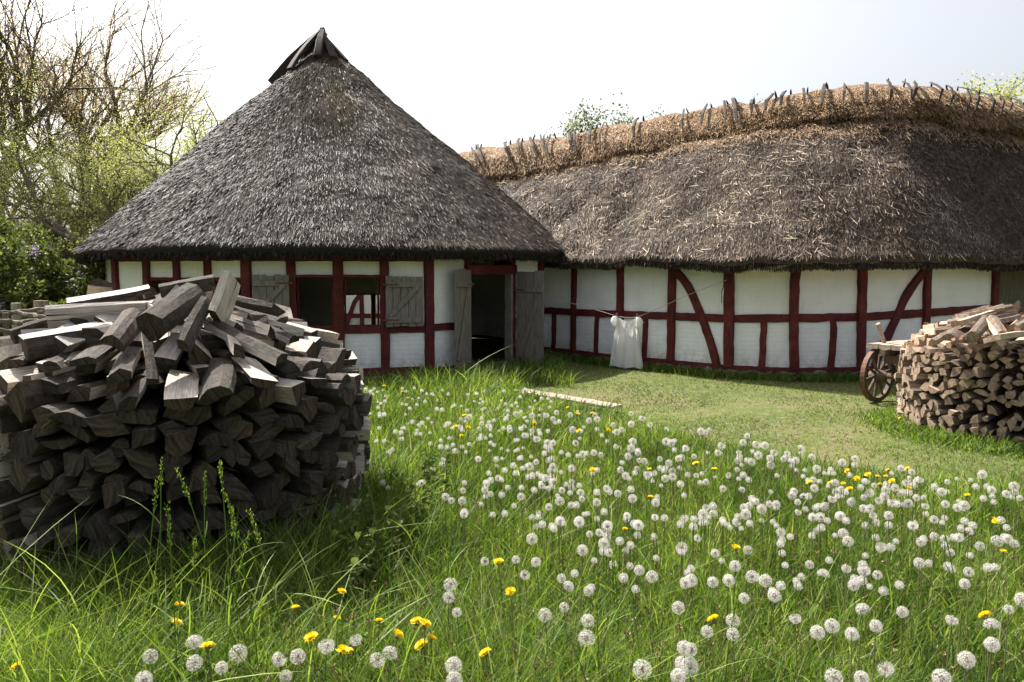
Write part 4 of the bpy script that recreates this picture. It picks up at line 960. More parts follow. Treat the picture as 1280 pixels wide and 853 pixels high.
# tree tops over the barn ridge
OV = 'tree tops showing over the barn ridge'
for q, (u, vt, Y, lab) in enumerate(((650, 164, 30, 'thin green tree top at the left end of the barn ridge'), (715, 144, 31, 'low green tree top over the left part of the barn ridge'), (768, 138, 32, 'rounded green tree top beside the middle of the barn ridge'), (838, 130, 32, 'small twiggy tree top over the barn ridge middle'), (1215, 88, 28, 'leafy green tree top over the right part of the barn ridge'), (1262, 92, 27, 'leafy green tree top at the right frame edge'))):
    p = at(u, vt, Y); Hh = p[2]; p[2] = 0
    tree('broadleaf_tree', p, Hh, .16, 40+q, lab, 'tree', M['spring'] if q > 3 else M['leaf'], 34000, .10, .20, OV, mr=.012, levels=4, spread=.8, up=.15, limb0=.34, ratio=.8)
def bush(name, base, rx, ry, h, n, seed, label, mat=None, size=.07, flowers=0, cat='shrub', group=None):
    rr = np.random.default_rng(seed); root = thing(name, tuple(base), label, cat, group)
    # clumps
    nc = 26; cc = np.stack([rr.normal(0, .42, nc)*rx, rr.normal(0, .42, nc)*ry, rr.uniform(.25, .93, nc)*h], 1)
    cc[:, :2] *= np.sqrt(np.clip(1.25-(cc[:, 2:3]/h), .1, 1)); cs = rr.uniform(.16, .32, nc)*min(rx, h)
    k = rr.integers(nc, size=n); d = unit(rr.normal(0, 1, (n, 3)))*np.cbrt(rr.random(n))[:, None]**.6; c = cc[k]+d*cs[k][:, None]; c[:, 2] = np.maximum(c[:, 2], .03)
    part('foliage', *leaves(c+base, size, rr, mat or M['leaf']), parent=root, tone=LT[0])
    gs = [tube([base, base+cc[q]*[.4, .4, .6], base+cc[q]], [.03, .02, .008], 5, False) for q in range(nc)]
    part('stem', merge(gs), M['bark'], root)
    for q in range(flowers):
        kk = rr.integers(nc); d = unit(rr.normal(0, 1, 3)+[0, -.8, .5]); c0 = cc[kk]+d*cs[kk]*1.0+base; m = 120; cf = c0+np.stack([rr.normal(0, .035, m), rr.normal(0, .035, m), rr.uniform(-.02, .16, m)], 1)
        part('flower_spike', *leaves(cf, .03, rr, M['lilac']), parent=root, tone=LT[0])
    return root
def gb_(u, Y): p = at(u, 340, Y); p[2] = 0; return p
bush('lilac_bush', gb_(-10, 13.5), 1.1, .9, 2.1, 9000, 61, 'lilac bush with mauve flower spikes at the left frame edge', flowers=9, size=.09)
bush('lilac_bush', gb_(48, 15), 1.0, .9, 2.1, 9000, 62, 'lilac bush with a few mauve spikes beside the rail fence', flowers=4, size=.09)
bush('green_shrub', gb_(112, 15.5), .8, .8, 1.45, 7000, 63, 'low dark green shrub between rail fence and round house', size=.08)
bush('green_shrub', gb_(85, 14.2), .7, .7, 1.15, 5000, 64, 'small green shrub just above the pale top log', size=.08)
bush('green_shrub', gb_(0, 19), 1.5, 1.2, 3.0, 9000, 65, 'tall grey-green shrub under the left tree', size=.09)
bush('green_shrub', gb_(130, 24), 2.2, 1.2, 2.4, 8000, 66, 'bright green shrub behind the brushwood hurdle', mat=M['spring'], size=.10)
bush('green_shrub', gb_(60, 25), 2.2, 1.2, 2.7, 8000, 67, 'bright green shrub under the low dark limbs', size=.10)
# far hedge and wood
rr = np.random.default_rng(71); n = 60000; c = np.stack([rr.uniform(-42, 34, n), rr.uniform(44, 52, n), rr.random(n)**1.3*3.1], 1); c[:, 2] *= 1+.35*np.array([mnoise.noise(Vector((x*.25, 0, 3))) for x in c[:, 0]])
gg, mt = leaves(c, .30, rr, M['leaf']); solo('far_hedge', gg, mt, 'far green hedgerow closing the garden at the horizon', 'hedge', kind='stuff', tone=LT[0])
# brushwood hurdle
gs = []; h0, h1 = gb_(70, 19.0), gb_(112, 18.2)
for q in range(260):
    t = random.random(); b = h0*(1-t)+h1*t+np.array([random.gauss(0, .02), random.gauss(0, .05), 0]); gs.append(tube([b, b+[random.gauss(0, .03), 0, 1.0], b+[random.gauss(0, .07), 0, random.uniform(1.9, 2.15)]], [.014, .011, .005], 3, False))
solo('brushwood_hurdle', merge(gs), M['ridgewood'], 'purple-brown brushwood hurdle between the shrubs and round house', 'fence', base=(h0+h1)/2)
# pole fence
pf = thing('pole_fence', tuple(gb_(30, 10.5)), 'low rustic fence of rough horizontal poles left of the near woodpile', 'fence')
for (ua, va, ub, vb, Ya, Yb) in ((-20, 392, 70, 386, 10.8, 11.6), (-20, 405, 66, 400, 10.2, 11.0), (-20, 417, 60, 412, 9.9, 10.6), (-10, 398, 30, 406, 10.2, 10.4), (20, 392, 75, 398, 11, 10.8)):
    a, b = at(ua, va, Ya), at(ub, vb, Yb); t = np.linspace(0, 1, 9)[:, None]; P = a+(b-a)*t+rng.normal(0, .018, (9, 3)); part('pole', tube(P, rng.uniform(.022, .04, 9), 7), M['bark'], pf)
for u, Y in ((4, 10.4), (48, 10.9)): b = gb_(u, Y); part('post', tube([b, b+Z3*.4, b+Z3*1.12], [.05, .045, .04], 8), M['bark'], pf)
ST = 'short cut tree stumps behind the pole fence'
for u, vt, Y, lab in ((18, 379, 12.2, 'short pale stump behind the pole fence, left of the pair'), (46, 376, 12.6, 'left stump of the pair by the lilac bush'), (53, 376, 12.9, 'right stump of the pair by the lilac bush')):
    b = gb_(u, Y); zt = at(u, vt, Y)[2]; solo('stump', tube([b, b+Z3*.3, b+Z3*zt], [.10, .075, .07], 10), M['palewood'], lab, 'stump', ST)

# ================================================================== GRASS
PX, PY = zip(*[(p[0], p[1]) for p in (gnd(300, 480), gnd(640, 484), gnd(700, 508), gnd(775, 524), gnd(860, 553), gnd(1000, 585), (4.2, 6.0, 0), (6, 5.6, 0))])
def bound(x): return np.interp(x, PX, PY)
def ok_ground(x, y, grow=0):
    m = (np.hypot(x-RC[0], y-RC[1]) > RW*.985)
    m &= np.hypot(x-C1[0], y-C1[1]) > 1.08
    m &= np.hypot(x-C2[0], y-C2[1]) > 1.1
    wx = [p[0] for p in wp]; wy = [p[1] for p in wp]; m &= (x < wx[0]-.1) | (y < np.interp(x, wx, wy)-.06)
    return m
def in_view(x, y, mrg=.25): return (np.abs(x) < y*.66+mrg) & (y > 1.0)
def sample(n, y0, y1, seed, x0=None, p=1.0):
    """screen-aware sampling: density falls with distance"""
    r = np.random.default_rng(seed); y = y0*(y1/y0)**(r.random(n)**p); x = r.uniform(-1, 1, n)*(y*.69+.5); return x, y, r
def blades(x, y, r, h, w, lean, base_z=0, seg=3, droop=.35):
    N = len(x); P = np.stack([x, y, np.full(N, base_z)], 1); az = r.uniform(0, 2*math.pi, N)
    D = unit(np.stack([r.normal(0, lean, N)+.05, r.normal(0, lean, N), np.ones(N)], 1)); S = unit(np.stack([np.cos(az), np.sin(az), r.normal(0, .1, N)], 1))
    bdv = np.stack([r.normal(0, droop, N), r.normal(0, droop, N), -np.abs(r.normal(0, droop*.55, N))], 1)
    return fan(P, D, S, h, w, bdv, seg)
def hfield(x, y):
    # tall by the round house and woodpile, shorter among the dandelions
    tall = np.exp(-((x+.6)**2/1.6))*(y < 11.6)*(.45+.55*(y > 10.4))
    near_pile = np.exp(-np.maximum(np.hypot(x-C1[0], y-C1[1])-1.1, 0)**2/.18)
    k = .20+.13*tall+.13*near_pile+.05*(y < 3)
    lo = np.array([mnoise.noise(Vector((a*.9, b*.9, 1))) for a, b in zip(x, y)]); return k*(1+.45*lo)
gs = []; tn = []
x, y, r = sample(225000, 1.1, 12.5, 81, p=.85); k = (y < bound(x)-r.uniform(0, .35, len(x))) & ok_ground(x, y); x, y = x[k], y[k]
pt = np.array([mnoise.noise(Vector((a*1.4, b*1.4, 7))) for a, b in zip(x, y)]); h = hfield(x, y)*r.uniform(.55, 1.35, len(x)); w = np.maximum(.0052, .00115*y)*r.uniform(.6, 1.5, len(x))
V, FS, n = blades(x, y, r, h, w, .18); gs.append((V, FS)); tn.append(np.repeat(np.clip(r.beta(2, 2.6, len(x))+pt*.35, 0, 1), n))
# long arching blades in the foreground and along the pile
x, y, r = sample(4200, 1.5, 10.5, 82); k = (y < bound(x)-.3) & ok_ground(x, y) & (r.random(len(x)) < np.where(x < .6, .75, .22)); x, y = x[k], y[k]
h = hfield(x, y)*r.uniform(1.3, 1.9, len(x))*np.clip(y/2.6, .5, 1); V, FS, n = blades(x, y, r, h, np.maximum(.0075, .0014*y)*r.uniform(.7, 1.3, len(x)), .09, seg=8, droop=.5); gs.append((V, FS)); tn.append(np.repeat(np.clip(r.beta(2.5, 2.2, len(x)), 0, .84), n))
x, y, r = sample(900, 2.2, 3.75, 83); k = (x < -.25*y+.1) & ok_ground(x, y); x, y = x[k], y[k]
h = r.uniform(.32, .72, len(x)); V, FS, n = blades(x, y, r, h, .0075, .16, seg=7, droop=.42); gs.append((V, FS)); tn.append(np.repeat(np.clip(r.beta(3, 2.2, len(x)), 0, .86), n))
G = merge(gs); solo('tall_grass', G, M['grass'], 'tall lush meadow grass of the dandelion meadow in the foreground', 'grass', kind='stuff', base=np.zeros(3), tone=np.concatenate(tn))
# flowering grass stalks with seed heads
gs = []; tn = []
r = np.random.default_rng(84)
for q in range(24):
    u = r.normal(300, 70) if q < 12 else r.uniform(20, 1250); Y = r.uniform(2.6, 3.5); b = at(u, 500, Y); b[2] = 0
    if np.hypot(b[0]-C1[0], b[1]-C1[1]) < 1.15: b[1] = C1[1]-math.sqrt(max(0, 1.2**2-(b[0]-C1[0])**2))-.05 if abs(b[0]-C1[0]) < 1.2 else b[1]
    H_ = r.uniform(.55, .9) if q < 12 else r.uniform(.4, .55); t = np.linspace(0, 1, 7)[:, None]; ln = r.normal(0, .07, 2); P = b+np.concatenate([ln[0]*t**2, ln[1]*t**2, H_*t], 1)
    gs.append(tube(P, .0022, 4, False)); tn.append(np.full(len(gs[-1][0]), .55)); m = 60; tt = r.uniform(.84, 1.02, m)[:, None]; c = b+np.concatenate([ln[0]*tt**2, ln[1]*tt**2, H_*tt], 1)+r.normal(0, .004, (m, 3))
    D = unit(np.array([0, 0, 1.])+r.normal(0, .35, (m, 3))); S = unit(np.cross(D, r.normal(0, 1, (m, 3)))); V, FS, n = fan(c, D, S, .011, .0032, D*0, 2); gs.append((V, FS)); tn.append(np.full(len(V), r.uniform(.3, .75)))
    for _ in range(3):
        pz = P[r.integers(1, 5)]; V, FS, n = fan(pz[None], unit([[r.normal(0, .5), r.normal(0, .5), .9]]), unit([[1, r.normal(), 0]]), r.uniform(.12, .3, 1), .006, np.array([[r.normal(0, .4), r.normal(0, .3), -.35]]), 6); gs.append((V, FS)); tn.append(np.full(len(V), .6))
solo('seeding_grass', merge(gs), M['grass'], 'tall flowering grass stalks with seed heads before the near woodpile', 'grass', kind='stuff', base=np.zeros(3), tone=np.concatenate(tn))
# brown spent stalks and buds through the meadow
x, y, r = sample(3600, 1.5, 9.5, 85); k = (y < bound(x)-.3) & ok_ground(x, y) & (x > -1.0); x, y = x[k], y[k]; N = len(x); h = hfield(x, y)*r.uniform(.8, 1.25, N)
P = np.stack([x, y, 0*x], 1); ln = r.normal(0, .12, (N, 2)); D = unit(np.concatenate([ln, np.ones((N, 1))], 1)); S = unit(np.cross(D, r.normal(0, 1, (N, 3)))); V1_, F1_, n1 = strips(P, D, S, h, np.maximum(.003, .0007*y))
top_ = P+D*h[:, None]; m = 5; c = np.repeat(top_, m, 0); D2 = unit(np.array([0, 0, 1.])+r.normal(0, .6, (N*m, 3))); S2_ = unit(np.cross(D2, r.normal(0, 1, (N*m, 3)))); V2_, F2_, n2 = fan(c-D2*.004, D2, S2_, .020, np.repeat(np.maximum(.007, .0011*y), m), D2*0, 2)
M['spent'] = leafy('spent stalks', [(0, (.10, .07, .03)), (.5, (.20, .13, .07)), (1, (.42, .34, .24))], .2, (1, 1, 1))
solo('spent_dandelion_stalks', merge([(V1_, F1_), (V2_, F2_)]), M['spent'], 'brown bald dandelion stalks and buds among the meadow grass', 'weeds', kind='stuff', base=np.zeros(3), tone=np.concatenate([np.repeat(r.uniform(.0, .6, N), n1), np.repeat(r.random(N*m)*.9, n2)]))
# mown lawn
x, y, r = sample(170000, 5.2, 17, 86, p=1.0); k = (x > -1.0) & (y > bound(x)-.5) & ok_ground(x, y); x, y = x[k], y[k]; lo = np.array([mnoise.noise(Vector((a*.8, b*.8, 5))) for a, b in zip(x, y)])+np.array([mnoise.noise(Vector((a*4, b*4, 5))) for a, b in zip(x, y)])*.5
pat2 = np.array([mnoise.noise(Vector((a*1.7, b*2.6, 15))) for a, b in zip(x, y)]); path = np.exp(-((y-(11.2-.35*(x-2)))/.55)**2)*(x > 1.9)*.55
k = r.random(len(x)) > np.clip(lo*1.1+path+np.clip(pat2-.15, 0, 1)*1.2+.05, 0, .95); x, y, lo = x[k], y[k], lo[k]
V, FS, n = blades(x, y, r, r.uniform(.014, .04, len(x)), np.maximum(.004, .0009*y)*r.uniform(.8, 1.4, len(x)), .5, seg=2, droop=.4)
solo('lawn', (V, FS), M['lawn'], 'short mown yellow-green lawn before the barn', 'grass', kind='stuff', base=np.zeros(3), tone=np.repeat(np.clip(r.beta(2, 2, len(x))+lo*.4, 0, 1), n))
r = np.random.default_rng(88); gs = []
for q in range(1100):
    cx, cy = ((2.3, 9.9), (3.0, 8.7), (1.9, 10.9), (3.6, 10.4), (2.7, 8.2))[r.integers(5)]; c = np.array([cx+r.normal(0, .42), cy+r.normal(0, .28), .004]); V = np.array([[1, 0, 0], [0, 1, 0], [-1, 0, 0], [0, -1, 0], [0, 0, .8]])*r.uniform(.5, 1.3, (5, 3))*r.uniform(.005, .018)+c
    if c[1] > bound(c[0])+.2: gs.append((V, [np.array([[0, 1, 4], [1, 2, 4], [2, 3, 4], [3, 0, 4]])]))
M['soil'] = simple('dry soil', (.06, .048, .035), (.17, .135, .10), 20)
solo('soil_clods', merge(gs), M['soil'], 'crumbs of dry bare soil scattered over the worn lawn', 'soil', kind='stuff', base=np.zeros(3))
# rough grass at the wall foot and round the far woodpile, and in the left garden
gs = []; tn = []; r = np.random.default_rng(87)
for i in range(8):
    f = BF[i]; N = 1300; s = r.uniform(0, f.L, N); o = np.abs(r.normal(0, .13, N))+.04; P = np.array([f.pt(a, 0, b) for a, b in zip(s, o)]); V, FS, n = blades(P[:, 0], P[:, 1], r, r.uniform(.05, .18, N), .010, .25); gs.append((V, FS)); tn.append(np.repeat(r.beta(2, 3, N), n))
N = 9000; a = r.uniform(math.pi*.75, math.pi*1.75, N); q = 1.14+np.abs(r.normal(0, .20, N)); x = C2[0]+np.cos(a)*q; y = C2[1]+np.sin(a)*q; V, FS, n = blades(x, y, r, r.uniform(.08, .27, N)*np.clip(1.9-q, .3, 1), .010, .28); gs.append((V, FS)); tn.append(np.repeat(r.beta(2, 2.6, N), n))
N = 14000; y = r.uniform(7, 16, N); x = -y*r.uniform(.5, .67, N); V, FS, n = blades(x, y, r, r.uniform(.04, .14, N), .012, .3); gs.append((V, FS)); tn.append(np.repeat(r.beta(3, 2, N), n))
x = r.uniform(-1.6, .9, 4000); y = 11.3+r.uniform(0, 3.2, 4000); k = ok_ground(x, y); x, y = x[k], y[k]; V, FS, n = blades(x, y, r, r.uniform(.12, .34, len(x)), .011, .25); gs.append((V, FS)); tn.append(np.repeat(r.beta(2, 2.6, len(x)), n))
solo('rough_grass', merge(gs), M['grass'], 'unmown grass fringe along wall feet and around the far woodpile', 'grass', kind='stuff', base=np.zeros(3), tone=np.concatenate(tn))

# nettles and leafy weeds
M['nettle'] = leafy('nettle leaves', [(0, (.03, .055, .010)), (.6, (.065, .11, .020)), (1, (.13, .18, .035))], .35, rough=.8, spec=.06)
def nettle(b, H_, seed, label, group):
    r = np.random.default_rng(seed); root = thing('nettle_plant', tuple(b), label, 'weed', group); top = np.array([r.normal(0, .05), r.normal(0, .05), H_])
    part('stem', tube([b, b+top*.5, b+top], [.004, .0035, .002], 5), M['stem'], root, tone=np.full(15, .2))
    Vs, Fs, o = [], [], 0
    for k in range(int(H_/.045)):
        t = (k+2)/(H_/.045+2); 
        for sgn in (0, math.pi):
            a = k*1.57+sgn+r.normal(0, .15); d = np.array([math.cos(a), math.sin(a), r.uniform(-.35, .15)]); d = unit(d); s = unit(np.cross(d, Z3)); p = b+top*t; L = (.09*(1-t*.55))*r.uniform(.8, 1.2)
            rows = []
            for q, wv in ((0, .06), (.15, .26), (.35, .34), (.6, .27), (.85, .1)): rows += [p+d*L*q-s*L*wv-Z3*L*q*q*.35, p+d*L*q-Z3*L*(q*q*.35+.05), p+d*L*q+s*L*wv-Z3*L*q*q*.35]
            rows.append(p+d*L*1.05-Z3*L*.42); Vs.append(np.array(rows))
            f = []
            for q in range(4): f += [[3*q, 3*q+1, 3*q+4, 3*q+3], [3*q+1, 3*q+2, 3*q+5, 3*q+4]]
            Fs.append((np.array(f)+o, np.array([[12, 13, 15], [13, 14, 15]])+o)); o += 16
    V = np.concatenate(Vs); part('leaves', (V, [np.concatenate([x[0] for x in Fs]), np.concatenate([x[1] for x in Fs])]), M['nettle'], root, tone=np.repeat(r.random(len(Vs)), 16))
r = np.random.default_rng(91)
for q in range(30):
    u, v = (r.uniform(425, 500), r.uniform(690, 775)) if q < 14 else (r.uniform(470, 560), r.uniform(620, 700))
    b = gnd(u, v); 
    if np.hypot(b[0]-C1[0], b[1]-C1[1]) < 1.22: b[:2] = C1+unit(b[:2]-C1)*1.26
    nettle(b, r.uniform(.28, .5), 200+q, 'broad-leaved nettle in the shade at the right foot of the near woodpile' if q < 14 else 'broad-leaved nettle in sunlit tall grass right of the near woodpile', 'nettles in the pile shade' if q < 14 else 'nettles in the sunlit grass')

# ================================================================== DANDELIONS
M['pappus'] = leafy('dandelion down', [(0, (.62, .58, .54)), (1, (.84, .82, .80))], .35, (1, 1, 1), .8, .1)
M['yellow'] = leafy('dandelion petals', [(0, (.78, .55, .01)), (1, (.90, .78, .03))], .3, (1.2, 1.1, .3))
def clock_mesh(seed, n=130, miss=0.0):
    r = np.random.default_rng(seed); k = np.arange(n); ph = np.arccos(1-2*(k+.5)/n*.965); th = math.pi*(1+5**.5)*k
    d = np.stack([np.cos(th)*np.sin(ph), np.sin(th)*np.sin(ph), np.cos(ph)], 1)+r.normal(0, .05, (n, 3)); d = unit(d)
    if miss: cut = unit(r.normal(0, 1, 3)); d = d[d@cut < 1-miss]; n = len(d)
    R_ = .0275; 
    s = unit(np.cross(d, r.normal(0, 1, (n, 3)))); rj = r.uniform(.92, 1.07, n); V1, F1, n1 = strips(d*.004, d, s, .018*rj, .0004)
    V2s, F2s, n2 = strips(d*.004, d, s, .0055, .0017)
    m = 10; D = np.repeat(d, m, 0); a = np.tile(np.arange(m)/m*2*math.pi, n)+np.repeat(r.uniform(0, 6, n), m); e1 = np.repeat(s, m, 0); e2 = np.cross(D, e1)
    hd = unit(e1*np.cos(a)[:, None]+e2*np.sin(a)[:, None]+D*.55); side_ = unit(np.cross(hd, D)); V3, F3_, n3 = fan(D*.020*np.repeat(rj, m)[:, None], hd, side_, r.uniform(.0065, .009, n*m), .00055, D*0, 1)
    th = np.arange(8)/8*2*math.pi; core = [(.0, -.006), (.004, -.004), (.005, 0), (.004, .004), (0, .006)]; Vc = np.array([[q*math.cos(t), q*math.sin(t), z] for q, z in core for t in th]); i = np.arange(4)[:, None]*8; j = np.arange(8)[None]
    G = merge([(V1, F1), (V2s, F2s), (V3, [f for f in F3_ if len(f)]), (Vc, [np.stack([i+j, i+(j+1) % 8, i+8+(j+1) % 8, i+8+j], -1).reshape(-1, 4)])])
    nq = len(F1[0]); midx = np.concatenate([np.zeros(nq), np.ones(len(F2s[0])), np.ones(32), np.zeros(len(V3)//3)])
    me = to_mesh('seed_head', G[0], G[1], [M['pappus'], M['spent']], tone=r.random(len(G[0]))*.9, midx=midx); return me
def stem_mesh(H_, seed):
    r = np.random.default_rng(seed); t = np.linspace(0, 1, 6)[:, None]; b = r.normal(0, .03, 2); P = np.concatenate([b[0]*(t**2-1), b[1]*(t**2-1), H_*(t-1)], 1)
    V, FS = tube(P, np.linspace(.0026, .0019, 6), 5, False); return to_mesh('stem', V, FS, M['stem'], tone=np.linspace(.9, 0, len(V)))
def flower_mesh(seed, open_=1.0):
    r = np.random.default_rng(seed); n = 130; a = r.uniform(0, 2*math.pi, n); lay = r.random(n); el = (1-lay)*1.25*1+.12/open_; D = unit(np.stack([np.cos(a)*np.cos(el), np.sin(a)*np.cos(el), np.sin(el)], 1)); S = np.stack([-np.sin(a), np.cos(a), 0*a], 1)
    V, FS, m = strips(np.zeros((n, 3))+D*.001, D, S, .011+.010*lay*open_, .0032); th = np.arange(8)/8*2*math.pi; core = [(.002, -.012), (.006, -.009), (.0065, -.002), (.005, .002)]
    Vc = np.array([[q*math.cos(t), q*math.sin(t), z] for q, z in core for t in th]); i = np.arange(3)[:, None]*8; j = np.arange(8)[None]
    G = merge([(V, FS), (Vc, [np.stack([i+j, i+(j+1) % 8, i+8+(j+1) % 8, i+8+j], -1).reshape(-1, 4)])]); return to_mesh('petals', G[0], G[1], [M['yellow'], M['stem']], tone=r.random(len(G[0])), midx=np.concatenate([np.zeros(n), np.ones(24)]))
CM = [clock_mesh(1), clock_mesh(2, 115), clock_mesh(3, 95), clock_mesh(4, 130, .45), clock_mesh(5, 120, .85)]
SM = [stem_mesh(.42, k) for k in range(6)]; FM = [flower_mesh(k, (1, .8, 1.15)[k]) for k in range(3)]
pc = np.random.default_rng(99)
def zone(u, v, kind):
    w_ = 'white dandelion clock' if kind else 'yellow dandelion flower'
    if v > 690:
        col = ('at the foot of the near woodpile' if u < 400 else 'in the woodpile shadow edge' if u < 540 else 'in the bottom centre of the meadow' if u < 700 else 'in the bottom middle right of the meadow' if u < 900 else 'in the bottom right of the meadow' if u < 1100 else 'in the bottom right corner of the meadow')
        row = 'nearest the viewer, ' if v > 780 else ''
    else:
        col = ('near the round house wall' if v < 530 and u < 640 else 'in the sunlit tall grass left of centre' if u < 640 else 'in the middle of the meadow' if u < 860 else 'in the meadow right of centre' if u < 1060 else 'on the right side of the meadow')
        row = 'by the lawn, ' if (v < 560 and u > 640 or v < 600 and u > 860) else 'mid-distance ' if v > 620 else ''
    s = f'{w_} {row}{col}'; return s
def dandelion(u, v, kind, size=None, H_=None):
    H_ = H_ or pc.uniform(.34, .44); H_ += .12*(v < 565); p = gnd(u, v, H_)
    sc = (size or pc.uniform(.74, 1.22))*(1.15 if v > 770 else 1); hz = p[2]
    root = bpy.data.objects.new('dandelion_clock' if kind else 'dandelion_flower', None); COL.objects.link(root); root.location = (p[0], p[1], 0); root.empty_display_size = .02
    lab = zone(u, v, kind); tag(root, lab, 'dandelion clock' if kind else 'dandelion', ('clocks: ' if kind else 'flowers: ')+lab.replace('white dandelion clock ', '').replace('yellow dandelion flower ', ''))
    k = pc.choice(5, p=[.27, .25, .22, .16, .10]) if kind else pc.integers(3)
    h = bpy.data.objects.new('seed_head' if kind else 'petals', CM[k] if kind else FM[k]); COL.objects.link(h); h.parent = root; h.location = (0, 0, hz); h.scale = (sc,)*3; h.rotation_euler = (pc.normal(0, .3)+(0 if kind else .25), pc.normal(0, .3), pc.uniform(0, 6))
    s = bpy.data.objects.new('stem', SM[pc.integers(6)]); COL.objects.link(s); s.parent = root; s.location = (0, 0, hz-.004); s.scale = (1, 1, (hz-.004)/.42)
CL = [(243,805),(243,829),(188,821),(298,817),(277,835),(180,850),(349,824),(372,821),(357,846),(408,807),(580,643),(665,674),(700,652),(737,668),(749,666),(759,658),(755,680),(762,691),(728,688),(645,700),(670,703),(656,719),(606,702),(563,731),(561,747),(571,766),(702,723),(710,734),(736,739),(799,713),(815,721),(852,685),(681,769),(705,759),(733,798),(735,776),(445,800),(487,818),(472,825),(567,832),(568,850),(803,837),(855,810),(853,830),(848,846),(848,760),(857,729),(784,645),(798,657),(819,647),(724,653),
(872,673),(894,692),(935,688),(976,665),(1016,647),(1026,647),(1050,646),(1060,677),(1054,667),(1101,684),(1141,657),(1151,678),(1168,671),(1181,674),(1199,672),(1211,665),(1225,683),(1246,677),(1260,674),(1012,706),(1029,719),(1058,711),(1080,713),(1097,719),(1067,732),(919,708),(940,721),(957,726),(911,726),(891,728),(864,726),(930,748),(968,745),(1079,763),(1128,765),(1095,783),(1040,783),(1065,793),(1022,791),(994,773),(916,776),(916,793),(884,790),(863,812),(862,833),(1042,847),(1077,848),(1107,836),(1177,848),(1190,775),(1261,762),(1240,783),(1240,806),(1208,825),(1211,715),(1188,691),(1206,730),(1149,704),(1278,750)]
R4 = [(124,90),(230,88),(290,85),(261,76),(328,97),(125,127),(152,124),(218,135),(365,156),(403,145),(438,142),(458,160),(466,182),(433,219),(460,100),(495,97),(516,127),(525,150),(573,150),(625,141),(585,122),(513,207),(503,228),(537,215),(617,232),(616,222),(659,165),(640,172),(671,217),(700,178),(717,264),(671,252),(700,234),(752,175),(778,190),(791,167),(766,147),(842,175),(870,163),(912,196),(933,177),(942,192),(851,230),(1003,214),(1015,240),(1033,230),(1069,171),(1069,210),(1139,212),(1110,187),(1200,230),(757,280),(778,280),(766,301),(862,280),(889,322),(930,316),(956,323),(1013,293),(1069,300),(1076,275),(1094,316),(1058,330),(1098,345),(1117,349),(1199,275),(1218,280),(1270,298),(1245,338),(1176,339),(1209,355),(715,351),(691,367),(777,370),(847,374),(848,425),(1029,380),(1048,402),(1222,385),(1223,405),(1195,412),(574,411),(443,457),(524,455),(545,470),(440,495),(448,539),(400,494),(378,480),(811,456),(880,465),(885,488),(978,450),(803,497),(762,518),(757,452),(750,410),(845,511),(941,501),(805,570),(1053,550),(1019,468),(1160,502),(1157,556),(1074,487),(1095,585),(980,585),(875,572),(1155,392),(658,480),(500,340),(1090,375),(1130,395),(780,425),(735,440)]
CL += [(430+a/2.977, 460+b/2.977) for a, b in R4]
R5 = [(78,237),(95,240),(109,232),(250,254),(235,278),(286,285),(316,290),(155,290),(143,315),(21,299),(52,330),(219,315),(215,347),(291,326),(350,316),(399,317),(448,303),(448,322),(430,345),(338,362),(335,337),(386,340),(213,379),(180,400),(266,350),(604,353),(509,377),(491,333),(651,338),(823,375),(843,427),(893,416),(863,388),(995,425),(973,462),(1125,398),(1243,441),(1248,463),(97,425),(230,455),(424,461),(500,448),(496,418),(577,430),(600,452),(583,462),(723,438),(766,455),(800,447),(685,484),(740,494),(460,481),(417,475),(438,500),(440,537),(283,497),(238,520),(256,515),(332,507),(358,508),(304,525),(245,545),(97,520),(86,545),(124,545),(209,575),(493,557),(523,556),(598,552),(683,524),(708,524),(719,550),(777,550),(730,575),(867,582),(945,565),(908,484),(880,484),(913,514),(1032,521),(1057,514),(988,508),(16,560),(567,487),(540,517),(640,500),(760,480),(820,470),(705,465),(160,450),(60,400),(5,335),(1160,455),(1215,470),(1265,485),(790,500),(850,505)]
CL += [(850+a/2.977, 460+b/2.977) for a, b in R5]
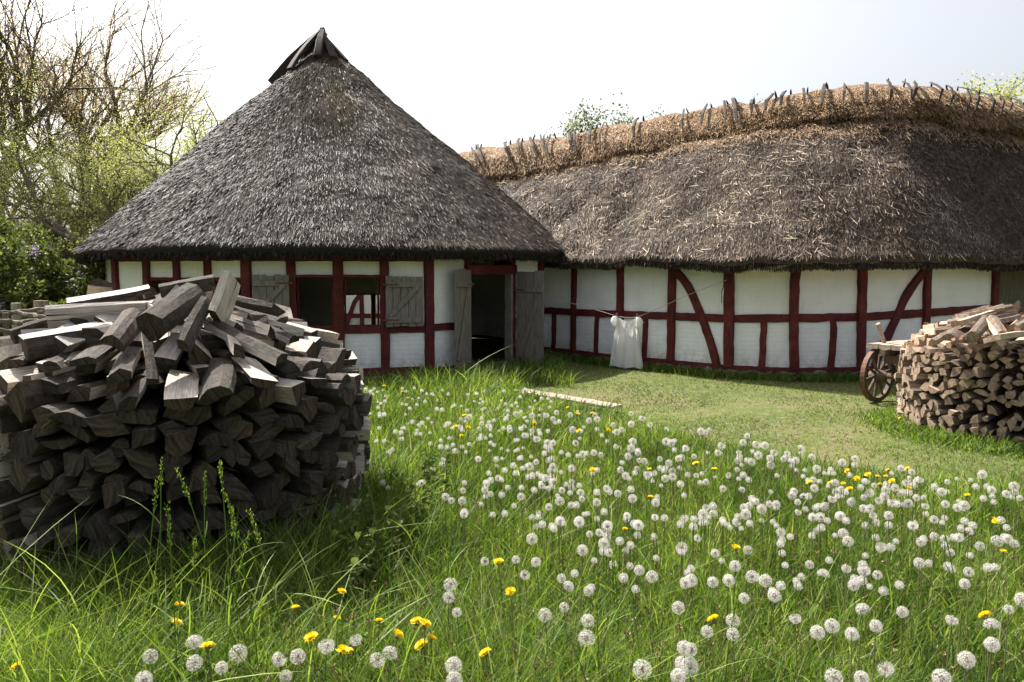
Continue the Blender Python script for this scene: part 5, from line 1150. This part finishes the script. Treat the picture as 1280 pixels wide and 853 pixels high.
YL = [(224,757),(220,779),(369,761),(389,798),(421,774),(428,814),(427,740),(259,809),(22,834),(623,703),(474,777),(521,778),(531,781),(539,799),(527,807),(607,817),(435,814),(497,794),(638,740),(781,662),(892,775),(1232,770),(920,685),(1244,652),(1254,690),(1097,596),(1107,596),(1071,599),(1054,605),(1062,612),(1038,604),(1115,602),(1134,586),(1136,611),(1209,620),(1059,589),(893,587),(1046,568),(1110,588),(1125,523),(1012,604),(870,580),(1243,651),(580,520),(569,534),(577,545),(503,490),(480,483),(510,498),(724,539),(740,517),(760,538),(722,518),(672,493),(668,530),(812,587),(741,588),(813,622),(710,510),(585,535),(1085,594),(1100,606)]
print('clocks', len(CL), 'flowers', len(YL))
CL = sorted(CL, key=lambda q: -q[1])
for u, v in CL[:300]: dandelion(u, v, 1)
for u, v in YL: dandelion(u, v, 0)
rest = CL[300:]+[(u, v) for u, v in ((pc.uniform(455, 660), pc.uniform(484, 550)) for _ in range(60))]+[(pc.uniform(470, 700), pc.uniform(490, 610)) for _ in range(100)]+[(u, v) for u, v in ((pc.uniform(600, 1270), pc.uniform(520, 660)) for _ in range(260)) if v > 520+(u-640)*.14]+[(pc.uniform(640, 1275), pc.uniform(650, 740)) for _ in range(70)]
if rest:
    gs = []; tt = []
    cmv = CM[2]; base_v = np.zeros(len(cmv.vertices)*3, np.float32); cmv.vertices.foreach_get('co', base_v); base_v = base_v.reshape(-1, 3)
    fl4 = np.array([list(p.vertices) for p in cmv.polygons if len(p.vertices) == 4]); fl3 = np.array([list(p.vertices) for p in cmv.polygons if len(p.vertices) == 3])
    for u, v in rest:
        H_ = pc.uniform(.22, .36); p = gnd(u, v, H_); gs.append((base_v*pc.uniform(.6, 1.0)+p, [fl4, fl3])); gs.append(tube([[p[0], p[1], 0], p-Z3*.003], [.003, .002], 4, False))
    nb = len(fl4)+len(fl3)
    Gm = merge(gs); zz = Gm[0]; 
    mq = np.concatenate([np.zeros(len(fl4)) if k % 2 == 0 else np.ones(len(gs[k][1][0])) for k in range(len(gs))]); mt_ = np.zeros(sum(len(f) for f in Gm[1])-len(mq))
    solo('low_dandelion_clocks', Gm, [M['pappus'], M['grass']], 'small white dandelion clocks low among the grass between the taller ones', 'dandelion clocks', kind='stuff', base=np.zeros(3), tone=np.full(sum(len(g[0]) for g in gs), .6), midx=np.concatenate([mq, mt_]))
